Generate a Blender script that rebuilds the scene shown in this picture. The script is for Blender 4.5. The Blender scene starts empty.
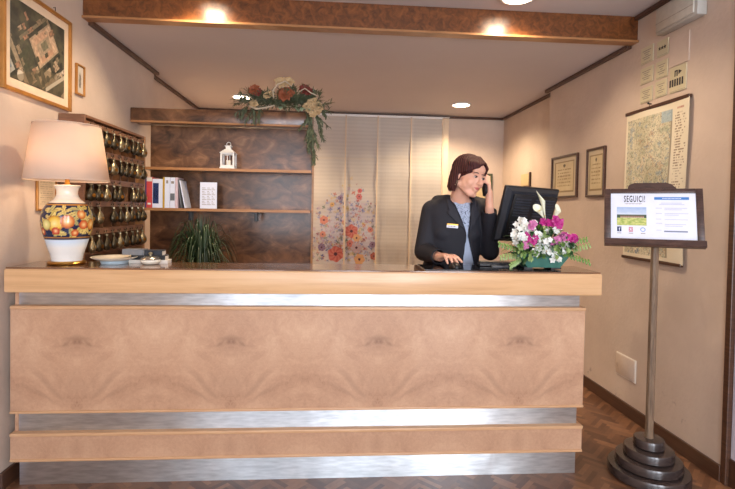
import bpy, math, random
from mathutils import Vector, Matrix, Euler, noise as mnoise
random.seed(7)
S = bpy.context.scene
COL = S.collection
# ------------------------------------------------------------------ camera
F, YAW, PITCH, ROLL = 490.0, math.radians(4.15), math.radians(1.3), math.radians(1.05)
fwd = Vector((math.sin(YAW)*math.cos(PITCH), math.cos(YAW)*math.cos(PITCH), -math.sin(PITCH)))
rt = Vector((math.cos(YAW), -math.sin(YAW), 0)); up = rt.cross(fwd)
Rr = rt*math.cos(ROLL) + up*math.sin(ROLL); Uu = up*math.cos(ROLL) - rt*math.sin(ROLL)
cam = bpy.data.cameras.new('camera'); co = bpy.data.objects.new('camera', cam); COL.objects.link(co)
m = Matrix.Identity(4)
for i in range(3):
    m[i][0], m[i][1], m[i][2] = Rr[i], Uu[i], -fwd[i]
m[0][3], m[1][3], m[2][3] = 0, 0, 1.38
co.matrix_world = m
cam.sensor_width = 36; cam.lens = F/735*36; cam.shift_y = -25/735; cam.clip_start = .05
S.camera = co
# ------------------------------------------------------------------ world and light
w = bpy.data.worlds.new('world'); S.world = w; w.use_nodes = True
bg = w.node_tree.nodes['Background']; bg.inputs[0].default_value = (.82, .88, 1.0, 1); bg.inputs[1].default_value = 2.9
S.view_settings.view_transform = 'Standard'; S.view_settings.look = 'None'
S.view_settings.exposure = 0.12; S.view_settings.gamma = 1.0; S.view_settings.use_curve_mapping = False
S.cycles.use_denoising = True
S.cycles.max_bounces = 8; S.cycles.diffuse_bounces = 5
S.cycles.sample_clamp_indirect = 6
def light(name, kind, loc, energy, color, rot=(0, 0, 0), **kw):
    l = bpy.data.lights.new(name, kind); l.energy = energy; l.color = color
    for k, v in kw.items(): setattr(l, k, v)
    o = bpy.data.objects.new(name, l); o.location = loc; o.rotation_euler = rot; COL.objects.link(o); return o
# daylight through the glazed front of the room, behind the camera
for wx, wp in ((-1.15, 20), (.30, 52), (1.70, 94)):
    light('window_daylight', 'AREA', (wx, -2.45, 1.45), wp, (.86, .91, 1.0), (math.radians(90), 0, 0), shape='RECTANGLE', size=.85, size_y=2.1)
WARM = (1.0, .77, .52)
SPOTS_NEAR = [(1.12, 2.97), (-.80, 3.0)]
SPOTS_FAR = [(1.388, 5.3), (-.968, 5.28)]
# ------------------------------------------------------------------ materials
def nd(t, kind, **kw):
    n = t.nodes.new(kind)
    for k, v in kw.items():
        if k.startswith('i_'):
            key = k[2:]; n.inputs[int(key) if key.isdigit() else key].default_value = v
        else: setattr(n, k, v)
    return n
def base(name, rough=.5, metal=0., spec=.5, **kw):
    M = bpy.data.materials.new(name); M.use_nodes = True; t = M.node_tree
    b = t.nodes['Principled BSDF']; b.inputs['Roughness'].default_value = rough
    b.inputs['Metallic'].default_value = metal; b.inputs['Specular IOR Level'].default_value = spec
    for k, v in kw.items(): b.inputs[k.replace('_', ' ')].default_value = v
    return M, t, b
def c4(c): return (c[0], c[1], c[2], 1)
def s2l(*c): return tuple(((v/255)/12.92 if v/255 <= .04045 else ((v/255+.055)/1.055)**2.4) for v in c)
def plain(name, col, rough=.5, metal=0., var=.06, vs=30., bump=0., spec=.5, **kw):
    """a colour with a little procedural variation"""
    M, t, b = base(name, rough, metal, spec, **kw)
    tc = nd(t, 'ShaderNodeTexCoord'); n = nd(t, 'ShaderNodeTexNoise', i_Scale=vs, i_Detail=4.)
    t.links.new(tc.outputs['Object'], n.inputs['Vector'])
    r = nd(t, 'ShaderNodeValToRGB'); e = r.color_ramp.elements
    e[0].position = .3; e[1].position = .7
    e[0].color = c4([v*(1-var) for v in col]); e[1].color = c4([min(1, v*(1+var)) for v in col])
    t.links.new(n.outputs['Fac'], r.inputs[0]); t.links.new(r.outputs[0], b.inputs['Base Color'])
    if bump:
        bp = nd(t, 'ShaderNodeBump', i_Strength=bump, i_Distance=.002)
        t.links.new(n.outputs['Fac'], bp.inputs['Height']); t.links.new(bp.outputs[0], b.inputs['Normal'])
    return M
def ramp(t, stops):
    r = nd(t, 'ShaderNodeValToRGB'); e = r.color_ramp.elements
    while len(e) < len(stops): e.new(.5)
    for k, (p, c) in enumerate(stops): e[k].position = p; e[k].color = c4(c)
    return r
def wood(name, stops, stretch=(1, 1, 1), scale=6., dist=1.2, rough=.35, detail=8., bump=.1, coat=0.):
    M, t, b = base(name, rough, 0, .5); b.inputs['Coat Weight'].default_value = coat; b.inputs['Coat Roughness'].default_value = .15
    tc = nd(t, 'ShaderNodeTexCoord'); mp = nd(t, 'ShaderNodeMapping'); mp.inputs['Scale'].default_value = stretch
    n = nd(t, 'ShaderNodeTexNoise', i_Scale=scale, i_Detail=detail, i_Roughness=.62, i_Distortion=dist)
    r = ramp(t, stops)
    t.links.new(tc.outputs['Object'], mp.inputs[0]); t.links.new(mp.outputs[0], n.inputs['Vector'])
    t.links.new(n.outputs['Fac'], r.inputs[0]); t.links.new(r.outputs[0], b.inputs['Base Color'])
    bp = nd(t, 'ShaderNodeBump', i_Strength=bump, i_Distance=.001)
    t.links.new(n.outputs['Fac'], bp.inputs['Height']); t.links.new(bp.outputs[0], b.inputs['Normal'])
    return M
def burl_counter():
    M, t, b = base('burl_veneer', .38, 0, .4); b.inputs['Coat Weight'].default_value = .12
    L = t.links.new
    tc = nd(t, 'ShaderNodeTexCoord'); sx = nd(t, 'ShaderNodeSeparateXYZ'); L(tc.outputs['Object'], sx.inputs[0])
    ax = nd(t, 'ShaderNodeMath', operation='ADD'); L(sx.outputs[0], ax.inputs[0]); ax.inputs[1].default_value = 1.145+3.65*2
    pp = nd(t, 'ShaderNodeMath', operation='PINGPONG'); L(ax.outputs[0], pp.inputs[0]); pp.inputs[1].default_value = .365
    cb = nd(t, 'ShaderNodeCombineXYZ'); L(pp.outputs[0], cb.inputs[0]); L(sx.outputs[2], cb.inputs[2])
    n1 = nd(t, 'ShaderNodeTexNoise', i_Scale=3.6, i_Detail=8., i_Roughness=.62, i_Distortion=.5); L(cb.outputs[0], n1.inputs['Vector'])
    n2 = nd(t, 'ShaderNodeTexNoise', i_Scale=38., i_Detail=6., i_Roughness=.7, i_Distortion=2.); L(cb.outputs[0], n2.inputs['Vector'])
    mx = nd(t, 'ShaderNodeMath', operation='MULTIPLY_ADD'); L(n2.outputs['Fac'], mx.inputs[0]); mx.inputs[1].default_value = .42; L(n1.outputs['Fac'], mx.inputs[2])
    r = ramp(t, [(.44, s2l(144, 106, 82)), (.60, s2l(174, 135, 107)), (.76, s2l(190, 151, 121)), (.95, s2l(204, 167, 136))]); L(mx.outputs[0], r.inputs[0])
    # knots of the veneer: a dark eye and two sweeping streaks, mirrored from leaf to leaf
    def gauss(x0, z0, rx, rz, rot=0):
        mp = nd(t, 'ShaderNodeMapping', vector_type='TEXTURE'); mp.inputs['Location'].default_value = (x0, 0, z0)
        mp.inputs['Rotation'].default_value = (0, rot, 0); mp.inputs['Scale'].default_value = (rx, 1, rz)
        wn = nd(t, 'ShaderNodeVectorMath', operation='MULTIPLY_ADD'); L(n1.outputs['Color'], wn.inputs[0]); wn.inputs[1].default_value = (.12, 0, .12); L(cb.outputs[0], wn.inputs[2])
        off = nd(t, 'ShaderNodeVectorMath', operation='SUBTRACT'); L(wn.outputs[0], off.inputs[0]); off.inputs[1].default_value = (.06, 0, .06)
        L(off.outputs[0], mp.inputs[0])
        ln = nd(t, 'ShaderNodeVectorMath', operation='LENGTH'); L(mp.outputs[0], ln.inputs[0])
        mr = nd(t, 'ShaderNodeMapRange', interpolation_type='SMOOTHSTEP'); L(ln.outputs['Value'], mr.inputs[0])
        mr.inputs[1].default_value = 0; mr.inputs[2].default_value = 1; mr.inputs[3].default_value = 1; mr.inputs[4].default_value = 0
        return mr
    cur = r.outputs[0]
    for (x0, z0, rx, rz, rot, k) in [(0.0, .735, .085, .020, 0, .35), (.0, .72, .020, .013, 0, .45), (.05, .715, .035, .014, .5, .35), (.0, .70, .13, .09, 0, .14), (.13, .50, .19, .022, -.75, .26), (.16, .46, .13, .014, -.6, .22), (.02, .50, .12, .08, 0, .14), (.30, .78, .10, .1, 0, -.0), (.0, .20, .15, .06, 0, .15)]:
        if k <= 0: continue
        g = gauss(x0, z0, rx, rz, rot)
        mm = nd(t, 'ShaderNodeMath', operation='MULTIPLY'); L(g.outputs[0], mm.inputs[0]); mm.inputs[1].default_value = k
        mxc = nd(t, 'ShaderNodeMix', data_type='RGBA'); L(mm.outputs[0], mxc.inputs[0]); L(cur, mxc.inputs[6]); mxc.inputs[7].default_value = c4(s2l(110, 78, 62))
        cur = mxc.outputs[2]
    L(cur, b.inputs['Base Color'])
    bp = nd(t, 'ShaderNodeBump', i_Strength=.12, i_Distance=.001); L(n2.outputs['Fac'], bp.inputs['Height']); L(bp.outputs[0], b.inputs['Normal'])
    return M
def steel(name='brushed_steel'):
    M, t, b = base(name, .36, 1.); L = t.links.new
    tc = nd(t, 'ShaderNodeTexCoord'); mp = nd(t, 'ShaderNodeMapping'); mp.inputs['Scale'].default_value = (2.2, 1, 14)
    n = nd(t, 'ShaderNodeTexNoise', i_Scale=6., i_Detail=5.); L(tc.outputs['Object'], mp.inputs[0]); L(mp.outputs[0], n.inputs['Vector'])
    r = ramp(t, [(.3, (.50, .53, .55)), (.7, (.70, .73, .75))]); L(n.outputs['Fac'], r.inputs[0]); L(r.outputs[0], b.inputs['Base Color'])
    mp2 = nd(t, 'ShaderNodeMapping'); mp2.inputs['Scale'].default_value = (1, 1, 1.2); L(tc.outputs['Object'], mp2.inputs[0])
    n2 = nd(t, 'ShaderNodeTexNoise', i_Scale=2.6, i_Detail=2.); L(mp2.outputs[0], n2.inputs['Vector'])
    bp = nd(t, 'ShaderNodeBump', i_Strength=.25, i_Distance=.03); L(n2.outputs['Fac'], bp.inputs['Height'])
    tg = nd(t, 'ShaderNodeTangent', direction_type='RADIAL', axis='Z'); L(tg.outputs[0], b.inputs['Tangent'])
    b.inputs['Anisotropic'].default_value = .85; b.inputs['Anisotropic Rotation'].default_value = .25
    L(bp.outputs[0], b.inputs['Normal'])
    return M
def wallmat():
    M, t, b = base('wall_plaster', .62, 0, .35); L = t.links.new
    tc = nd(t, 'ShaderNodeTexCoord')
    n = nd(t, 'ShaderNodeTexNoise', i_Scale=3., i_Detail=6., i_Roughness=.6); L(tc.outputs['Object'], n.inputs['Vector'])
    r = ramp(t, [(.3, s2l(198, 179, 163)), (.7, s2l(210, 191, 175))]); L(n.outputs['Fac'], r.inputs[0])
    # scuffs low on the wall
    n3 = nd(t, 'ShaderNodeTexNoise', i_Scale=9., i_Detail=9., i_Roughness=.75); L(tc.outputs['Object'], n3.inputs['Vector'])
    sx = nd(t, 'ShaderNodeSeparateXYZ'); L(tc.outputs['Object'], sx.inputs[0])
    mr = nd(t, 'ShaderNodeMapRange'); L(sx.outputs[2], mr.inputs[0]); mr.inputs[1].default_value = .08; mr.inputs[2].default_value = .45; mr.inputs[3].default_value = .75; mr.inputs[4].default_value = 0
    r3 = ramp(t, [(.60, (0, 0, 0)), (.68, (1, 1, 1))]); L(n3.outputs['Fac'], r3.inputs[0])
    mu = nd(t, 'ShaderNodeMath', operation='MULTIPLY'); L(mr.outputs[0], mu.inputs[0]); L(r3.outputs[0], mu.inputs[1])
    mx = nd(t, 'ShaderNodeMix', data_type='RGBA'); L(mu.outputs[0], mx.inputs[0]); L(r.outputs[0], mx.inputs[6]); mx.inputs[7].default_value = c4(s2l(130, 108, 104))
    L(mx.outputs[2], b.inputs['Base Color'])
    n2 = nd(t, 'ShaderNodeTexNoise', i_Scale=38., i_Detail=3.); L(tc.outputs['Object'], n2.inputs['Vector'])
    bp = nd(t, 'ShaderNodeBump', i_Strength=.5, i_Distance=.004); L(n2.outputs['Fac'], bp.inputs['Height']); L(bp.outputs[0], b.inputs['Normal'])
    return M
def attrmat(name, rough=.5, bumpscale=0, spec=.5, **kw):
    M, t, b = base(name, rough, 0, spec, **kw)
    a = nd(t, 'ShaderNodeVertexColor'); a.layer_name = 'Col'
    n = nd(t, 'ShaderNodeTexNoise', i_Scale=120., i_Detail=3.)
    hs = nd(t, 'ShaderNodeMapRange'); t.links.new(n.outputs['Fac'], hs.inputs[0]); hs.inputs[3].default_value = .94; hs.inputs[4].default_value = 1.06
    v = nd(t, 'ShaderNodeVectorMath', operation='SCALE'); t.links.new(a.outputs[0], v.inputs[0]); t.links.new(hs.outputs[0], v.inputs['Scale'])
    t.links.new(v.outputs[0], b.inputs['Base Color'])
    return M
def glow(name, col, strength):
    M, t, b = base(name, .5); b.inputs['Base Color'].default_value = c4(col)
    b.inputs['Emission Color'].default_value = c4(col); b.inputs['Emission Strength'].default_value = strength; return M
MT = {}
MT['wall'] = wallmat()
MT['ceil'] = plain('ceiling_paint', s2l(206, 198, 196), .7, var=.02, vs=2)
MT['beam'] = wood('beam_burl', [(.3, s2l(70, 38, 16)), (.5, s2l(104, 60, 28)), (.7, s2l(132, 80, 40))], (1, 1, 1), 22, .8, .3, coat=.2)
MT['beamedge'] = wood('beam_edge_wood', [(.3, s2l(140, 96, 58)), (.7, s2l(172, 124, 80))], (.6, 1, 9), 12, .4, .3)
MT['rackwood'] = wood('rack_wood', [(.3, s2l(112, 76, 54)), (.7, s2l(146, 104, 76))], (1, 1, 5), 12, .4, .4)
MT['trimwood'] = wood('dark_trim_wood', [(.3, s2l(62, 40, 30)), (.7, s2l(92, 62, 44))], (1, .2, 8), 12, .5, .35)
MT['lighttrim'] = wood('light_edge_wood', [(.3, s2l(190, 146, 106)), (.7, s2l(208, 168, 128))], (.6, 1, 9), 12, .4, .35)
MT['burl'] = burl_counter()
MT['slab'] = wood('counter_top_wood', [(.25, s2l(192, 148, 104)), (.5, s2l(212, 170, 124)), (.75, s2l(222, 184, 138))], (.35, 2.5, 7), 5, .6, .35, coat=.1)
MT['topdark'] = wood('counter_top_varnish', [(.3, s2l(96, 66, 46)), (.7, s2l(128, 92, 66))], (.4, 3, 3), 6, .6, .12, coat=.5)
MT['steel'] = steel()
MT['dburl'] = wood('bookcase_burl', [(.30, s2l(60, 38, 24)), (.45, s2l(98, 65, 42)), (.58, s2l(126, 86, 57)), (.74, s2l(168, 122, 84))], (1, 1, 1.6), 7, .7, .3, coat=.25)
MT['shelfedge'] = wood('shelf_edge_wood', [(.3, s2l(150, 100, 60)), (.7, s2l(186, 134, 84))], (.6, 1, 9), 12, .4, .4)
MT['black'] = plain('black_plastic', s2l(26, 27, 31), .35, var=.1)
MT['blackmatte'] = plain('black_ribbed_plastic', s2l(30, 34, 43), .5, var=.1)
MT['ribs'] = plain('grey_black_plastic', s2l(48, 54, 66), .4)
MT['glassblack'] = plain('black_desk_glass', s2l(14, 13, 14), .06, var=.05)
MT['white'] = plain('white_paint', s2l(228, 226, 222), .4, var=.02)
MT['door'] = plain('door_white_gloss', s2l(214, 212, 226), .25, var=.02)
MT['cream'] = plain('cream_ceramic', s2l(232, 224, 206), .12, var=.02)
MT['gold'] = plain('gilt_metal', s2l(190, 142, 70), .3, 1., var=.1)
MT['giltwood'] = plain('gilt_frame', s2l(176, 122, 58), .33, .35, var=.15, vs=15)
MT['brass'] = plain('aged_brass', s2l(84, 76, 60), .38, .8, var=.25, vs=60, bump=.2)
MT['brasslight'] = plain('polished_brass', s2l(158, 146, 116), .32, .8, var=.15, vs=60)
MT['iron'] = plain('dark_iron', s2l(50, 44, 40), .4, .8, var=.2)
MT['framewood'] = wood('frame_wood', [(.3, s2l(58, 36, 26)), (.7, s2l(86, 56, 40))], (1, 1, 6), 14, .4, .3)
MT['signwood'] = wood('sign_wood', [(.3, s2l(50, 33, 29)), (.55, s2l(74, 52, 44)), (.75, s2l(98, 72, 60))], (1, 1, 6), 14, .8, .35)
MT['polewood'] = wood('pole_wood', [(.3, s2l(84, 66, 52)), (.7, s2l(140, 116, 92))], (6, 6, .6), 12, .6, .35)
MT['basewood'] = wood('pedestal_wood', [(.3, s2l(40, 33, 32)), (.7, s2l(70, 58, 54))], (1, 1, 3), 10, .8, .25, coat=.3)
MT['paper'] = plain('paper', s2l(226, 218, 206), .7, var=.03)
MT['paperwhite'] = plain('white_paper', s2l(226, 230, 244), .6, var=.02)
MT['mount'] = plain('cream_mount', s2l(222, 200, 172), .7, var=.03)
MT['parch'] = plain('parchment', s2l(206, 184, 140), .7, var=.06, vs=20)
MT['ink'] = plain('dark_ink', s2l(44, 40, 44), .7, var=.1)
MT['greyink'] = plain('grey_ink', s2l(150, 140, 128), .7, var=.1)
MT['blueink'] = plain('blue_print', s2l(64, 128, 196), .5, var=.05)
MT['redink'] = plain('red_print', s2l(196, 60, 80), .5, var=.05)
MT['paint'] = attrmat('printed_picture', .6)
MT['photo'] = attrmat('photo_print', .45)
MT['lampglaze'] = attrmat('painted_glaze', .12)
MT['skin'] = plain('skin', s2l(226, 172, 146), .5, var=.04, vs=18, Subsurface_Weight=.08)
MT['lip'] = plain('lips', s2l(190, 104, 98), .4, var=.05)
MT['eyewhite'] = plain('eye_white', s2l(226, 216, 210), .25, var=.02)
MT['iris'] = plain('dark_iris', s2l(50, 36, 28), .15, var=.1)
MT['lash'] = plain('lashes_and_brows', s2l(64, 38, 32), .6, var=.1)
MT['suit'] = plain('navy_suit_cloth', s2l(27, 27, 36), .75, var=.12, vs=250, bump=.3)
MT['lapel'] = plain('navy_lapel_cloth', s2l(31, 31, 41), .7, var=.12, vs=250, bump=.3)
MT['leafdark'] = plain('pine_green', s2l(92, 100, 74), .55, var=.3, vs=25)
MT['leaf'] = plain('fresh_leaf_green', s2l(104, 140, 66), .45, var=.25, vs=25)
MT['leafpale'] = plain('pale_leaf_green', s2l(142, 166, 100), .45, var=.2, vs=25)
MT['leafdeep'] = plain('deep_leaf_green', s2l(44, 78, 44), .4, var=.25, vs=25)
MT['grassleaf'] = plain('blade_green', s2l(44, 62, 36), .4, var=.4, vs=14)
MT['petalwhite'] = plain('white_petal', s2l(236, 236, 228), .5, var=.03, Subsurface_Weight=.1)
MT['petalmag'] = plain('magenta_petal', s2l(176, 30, 120), .45, var=.18, vs=40)
MT['petalpink'] = plain('mauve_petal', s2l(196, 110, 160), .45, var=.2, vs=60)
MT['calla'] = plain('calla_cream', s2l(228, 230, 204), .4, var=.03)
MT['teal'] = plain('teal_planter_plastic', s2l(64, 112, 100), .35, var=.12)
MT['rust'] = plain('rust_dried_petal', s2l(142, 76, 46), .7, var=.25, vs=60)
MT['burgundy'] = plain('burgundy_dried_petal', s2l(112, 44, 34), .7, var=.25, vs=60)
MT['creamflower'] = plain('cream_dried_petal', s2l(188, 160, 118), .7, var=.12, vs=60)
MT['twig'] = plain('pale_twig', s2l(196, 180, 156), .6, var=.1)
MT['terracotta'] = plain('dark_plant_pot', s2l(70, 52, 42), .5, var=.1)
MT['bulb'] = glow('spotlight_lens', (1, .82, .62), 14)
# hair
def hairmat():
    M, t, b = base('auburn_hair', .62, 0, .25); L = t.links.new
    tc = nd(t, 'ShaderNodeTexCoord'); wv = nd(t, 'ShaderNodeTexWave', i_Scale=40., i_Distortion=4., i_Detail=3.)
    mp = nd(t, 'ShaderNodeMapping'); mp.inputs['Scale'].default_value = (1, 1, .25); L(tc.outputs['Object'], mp.inputs[0]); L(mp.outputs[0], wv.inputs[0])
    r = ramp(t, [(.1, s2l(38, 18, 19)), (.6, s2l(66, 31, 31)), (1, s2l(92, 46, 42))]); L(wv.outputs['Fac'], r.inputs[0]); L(r.outputs[0], b.inputs['Base Color'])
    bp = nd(t, 'ShaderNodeBump', i_Strength=.5, i_Distance=.003); L(wv.outputs['Fac'], bp.inputs['Height']); L(bp.outputs[0], b.inputs['Normal'])
    return M
MT['hair'] = hairmat()
def blousemat():
    M, t, b = base('patterned_blouse', .7); L = t.links.new
    tc = nd(t, 'ShaderNodeTexCoord')
    n = nd(t, 'ShaderNodeTexNoise', i_Scale=22., i_Detail=1., i_Distortion=1.2); L(tc.outputs['Object'], n.inputs['Vector'])
    wv = nd(t, 'ShaderNodeMath', operation='PINGPONG'); L(n.outputs['Fac'], wv.inputs[0]); wv.inputs[1].default_value = .05
    r = ramp(t, [(0, s2l(170, 182, 204)), (.040, s2l(176, 188, 210)), (.043, s2l(50, 56, 76))]); L(wv.outputs[0], r.inputs[0])
    n2 = nd(t, 'ShaderNodeTexNoise', i_Scale=9., i_Detail=0.); L(tc.outputs['Object'], n2.inputs['Vector'])
    r2 = ramp(t, [(.46, (0, 0, 0)), (.50, (1, 1, 1))]); L(n2.outputs['Fac'], r2.inputs[0])
    mx = nd(t, 'ShaderNodeMix', data_type='RGBA'); L(r2.outputs[0], mx.inputs[0]); mx.inputs[6].default_value = c4(s2l(174, 186, 208)); L(r.outputs[0], mx.inputs[7])
    L(mx.outputs[2], b.inputs['Base Color']); return M
MT['blouse'] = blousemat()
def shademat():
    M, t, b = base('lamp_shade_fabric', .8); L = t.links.new
    b.inputs['Base Color'].default_value = c4(s2l(226, 211, 196))
    tr = nd(t, 'ShaderNodeBsdfTranslucent'); tr.inputs[0].default_value = c4(s2l(250, 222, 186))
    ms = nd(t, 'ShaderNodeMixShader'); ms.inputs[0].default_value = .35
    L(b.outputs[0], ms.inputs[1]); L(tr.outputs[0], ms.inputs[2]); L(ms.outputs[0], t.nodes['Material Output'].inputs[0]); return M
MT['shade'] = shademat()
def curtainmat():
    M, t, b = base('sheer_panel_fabric', .8); L = t.links.new
    a = nd(t, 'ShaderNodeVertexColor'); a.layer_name = 'Col'
    tc = nd(t, 'ShaderNodeTexCoord'); wv = nd(t, 'ShaderNodeTexWave', bands_direction='Z', i_Scale=7., i_Distortion=1.5, i_Detail=3.)
    wv.inputs['Detail Scale'].default_value = .6
    L(tc.outputs['Object'], wv.inputs[0])
    mr = nd(t, 'ShaderNodeMapRange'); L(wv.outputs['Fac'], mr.inputs[0]); mr.inputs[3].default_value = .95; mr.inputs[4].default_value = 1.02
    v = nd(t, 'ShaderNodeVectorMath', operation='SCALE'); L(a.outputs[0], v.inputs[0]); L(mr.outputs[0], v.inputs['Scale'])
    L(v.outputs[0], b.inputs['Base Color'])
    tr = nd(t, 'ShaderNodeBsdfTranslucent'); L(v.outputs[0], tr.inputs[0])
    ms = nd(t, 'ShaderNodeMixShader'); ms.inputs[0].default_value = .25
    L(b.outputs[0], ms.inputs[1]); L(tr.outputs[0], ms.inputs[2]); L(ms.outputs[0], t.nodes['Material Output'].inputs[0]); return M
MT['curtain'] = curtainmat()
def floormat():
    M, t, b = base('parquet_wood', .28, 0, .5); L = t.links.new
    a = nd(t, 'ShaderNodeVertexColor'); a.layer_name = 'Col'
    tc = nd(t, 'ShaderNodeTexCoord'); n = nd(t, 'ShaderNodeTexNoise', i_Scale=30., i_Detail=6., i_Distortion=1.); L(tc.outputs['Object'], n.inputs['Vector'])
    mr = nd(t, 'ShaderNodeMapRange'); L(n.outputs['Fac'], mr.inputs[0]); mr.inputs[3].default_value = .75; mr.inputs[4].default_value = 1.25
    v = nd(t, 'ShaderNodeVectorMath', operation='SCALE'); L(a.outputs[0], v.inputs[0]); L(mr.outputs[0], v.inputs['Scale'])
    L(v.outputs[0], b.inputs['Base Color']); return M
MT['floor'] = floormat()
# ------------------------------------------------------------------ mesh building
class B:
    def __init__(s): s.v = []; s.f = []
    def add(s, vs, fs):
        k = len(s.v); s.v += [Vector(p) for p in vs]; s.f += [tuple(i+k for i in f) for f in fs]; return s
    def box(s, x0, x1, y0, y1, z0, z1, c=0):
        """box, with chamfered edges when c > 0"""
        if not c:
            return s.add([(x, y, z) for x in (x0, x1) for y in (y0, y1) for z in (z0, z1)],
                         [(0, 1, 3, 2), (4, 6, 7, 5), (0, 4, 5, 1), (2, 3, 7, 6), (0, 2, 6, 4), (1, 5, 7, 3)])
        import bmesh
        bm = bmesh.new(); bmesh.ops.create_cube(bm, size=1)
        for q in bm.verts: q.co = Vector((x0+(q.co.x+.5)*(x1-x0), y0+(q.co.y+.5)*(y1-y0), z0+(q.co.z+.5)*(z1-z0)))
        bmesh.ops.bevel(bm, geom=bm.edges[:], offset=c, segments=2, profile=.5, affect='EDGES')
        bm.verts.index_update(); s.add([q.co.copy() for q in bm.verts], [[q.index for q in f.verts] for f in bm.faces]); bm.free(); return s
    def tube(s, pts, rs, n=10, caps=True, flat=1.0):
        pts = [Vector(p) for p in pts]
        if not hasattr(rs, '__len__'): rs = [rs]*len(pts)
        k = len(s.v); prev = None
        for i, p in enumerate(pts):
            d = (pts[min(i+1, len(pts)-1)] - pts[max(i-1, 0)]).normalized()
            if prev is None: a = d.orthogonal().normalized()
            else: a = (prev - d*prev.dot(d)); a = a.normalized() if a.length > 1e-6 else d.orthogonal().normalized()
            prev = a; b_ = d.cross(a)
            for j in range(n):
                t = 2*math.pi*j/n; s.v.append(p + a*math.cos(t)*rs[i] + b_*math.sin(t)*rs[i]*flat)
        for i in range(len(pts)-1):
            for j in range(n):
                s.f.append((k+i*n+j, k+i*n+(j+1) % n, k+(i+1)*n+(j+1) % n, k+(i+1)*n+j))
        if caps:
            s.f.append(tuple(k+j for j in reversed(range(n)))); e = k+(len(pts)-1)*n; s.f.append(tuple(e+j for j in range(n)))
        return s
    def capsule(s, p0, p1, r0, r1, n=14):
        """round-ended tapered limb piece"""
        p0 = Vector(p0); p1 = Vector(p1); d = p1-p0; L_ = max(d.length, 1e-5); d /= L_
        pts, rs = [], []
        for k in range(6):
            t = math.pi/2*(1-k/5); pts.append(p0 - d*r0*math.sin(t)); rs.append(max(r0*math.cos(t), r0*.04))
        for k in range(6):
            t = math.pi/2*k/5; pts.append(p1 + d*r1*math.sin(t)); rs.append(max(r1*math.cos(t), r1*.04))
        return s.tube(pts, rs, n)
    def ell(s, c, r, R=None, nu=20, nv=12):
        c = Vector(c); k = len(s.v)
        if not hasattr(r, '__len__'): r = (r, r, r)
        P = []
        for i in range(1, nv):
            a = math.pi*i/nv
            for j in range(nu):
                t = 2*math.pi*j/nu; P.append(Vector((r[0]*math.sin(a)*math.cos(t), r[1]*math.sin(a)*math.sin(t), r[2]*math.cos(a))))
        P += [Vector((0, 0, r[2])), Vector((0, 0, -r[2]))]
        if R is not None: P = [R @ p for p in P]
        s.v += [c+p for p in P]
        for i in range(nv-2):
            for j in range(nu): s.f.append((k+i*nu+j, k+(i+1)*nu+j, k+(i+1)*nu+(j+1) % nu, k+i*nu+(j+1) % nu))
        T, Bt = k+(nv-1)*nu, k+(nv-1)*nu+1
        for j in range(nu):
            s.f.append((T, k+j, k+(j+1) % nu)); s.f.append((Bt, k+(nv-2)*nu+(j+1) % nu, k+(nv-2)*nu+j))
        return s
    def lathe(s, prof, c=(0, 0, 0), n=32, sx=1., sy=1., cap=True):
        k = len(s.v); c = Vector(c)
        for r, z in prof:
            for j in range(n):
                t = 2*math.pi*j/n; s.v.append(c+Vector((r*math.cos(t)*sx, r*math.sin(t)*sy, z)))
        for i in range(len(prof)-1):
            for j in range(n): s.f.append((k+i*n+j, k+i*n+(j+1) % n, k+(i+1)*n+(j+1) % n, k+(i+1)*n+j))
        if cap and prof[0][0] > 1e-4: s.f.append(tuple(k+j for j in reversed(range(n))))
        if cap and prof[-1][0] > 1e-4: e = k+(len(prof)-1)*n; s.f.append(tuple(e+j for j in range(n)))
        return s
    def loft(s, rings, n=32, p=2.2):
        """rings: (cx, cy, z, a, b)"""
        k = len(s.v)
        for cx, cy, z, a, b_ in rings:
            for j in range(n):
                t = 2*math.pi*j/n; ct, st = math.cos(t), math.sin(t)
                s.v.append(Vector((cx+a*math.copysign(abs(ct)**(2/p), ct), cy+b_*math.copysign(abs(st)**(2/p), st), z)))
        for i in range(len(rings)-1):
            for j in range(n): s.f.append((k+i*n+j, k+i*n+(j+1) % n, k+(i+1)*n+(j+1) % n, k+(i+1)*n+j))
        s.f.append(tuple(k+j for j in reversed(range(n)))); e = k+(len(rings)-1)*n; s.f.append(tuple(e+j for j in range(n)))
        return s
    def prism(s, outline, y0, y1, axis='Y'):
        """2-D outline extruded along an axis; outline is (x,z) for Y, (y,z) for X, (x,y) for Z"""
        n = len(outline)
        def P(a, b_, d): return {'Y': (a, d, b_), 'X': (d, a, b_), 'Z': (a, b_, d)}[axis]
        return s.add([P(a, b_, y0) for a, b_ in outline]+[P(a, b_, y1) for a, b_ in outline],
                     [tuple(range(n)), tuple(reversed(range(n, 2*n)))]+[(i, i+n, (i+1) % n+n, (i+1) % n) for i in range(n)])
    def leaf(s, p, d, L_, w_, bend=.3, upv=(0, 0, 1), seg=5, fold=.15, tip=.0):
        """curved leaf or petal with a folded midrib"""
        p = Vector(p); d = Vector(d).normalized(); u = Vector(upv); sd = d.cross(u)
        if sd.length < 1e-3: sd = d.orthogonal()
        sd.normalize(); u = sd.cross(d).normalized(); k = len(s.v)
        for i in range(seg+1):
            t = i/seg; c = p + d*L_*math.sin(t*bend*1.6)/(bend*1.6+1e-6) + u*L_*(math.cos(t*bend*1.6)-1)/(bend*1.6+1e-6)
            ww = w_*.5*(math.sin(math.pi*min(1, t*.92+.06))**.75)
            s.v += [c - sd*ww + u*ww*fold, c.copy(), c + sd*ww + u*ww*fold]
        for i in range(seg):
            a = k+i*3; s.f += [(a, a+1, a+4, a+3), (a+1, a+2, a+5, a+4)]
        return s
    def xf(s, Mx):
        s.v = [Mx @ p for p in s.v]; return s
OFF = {}
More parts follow.
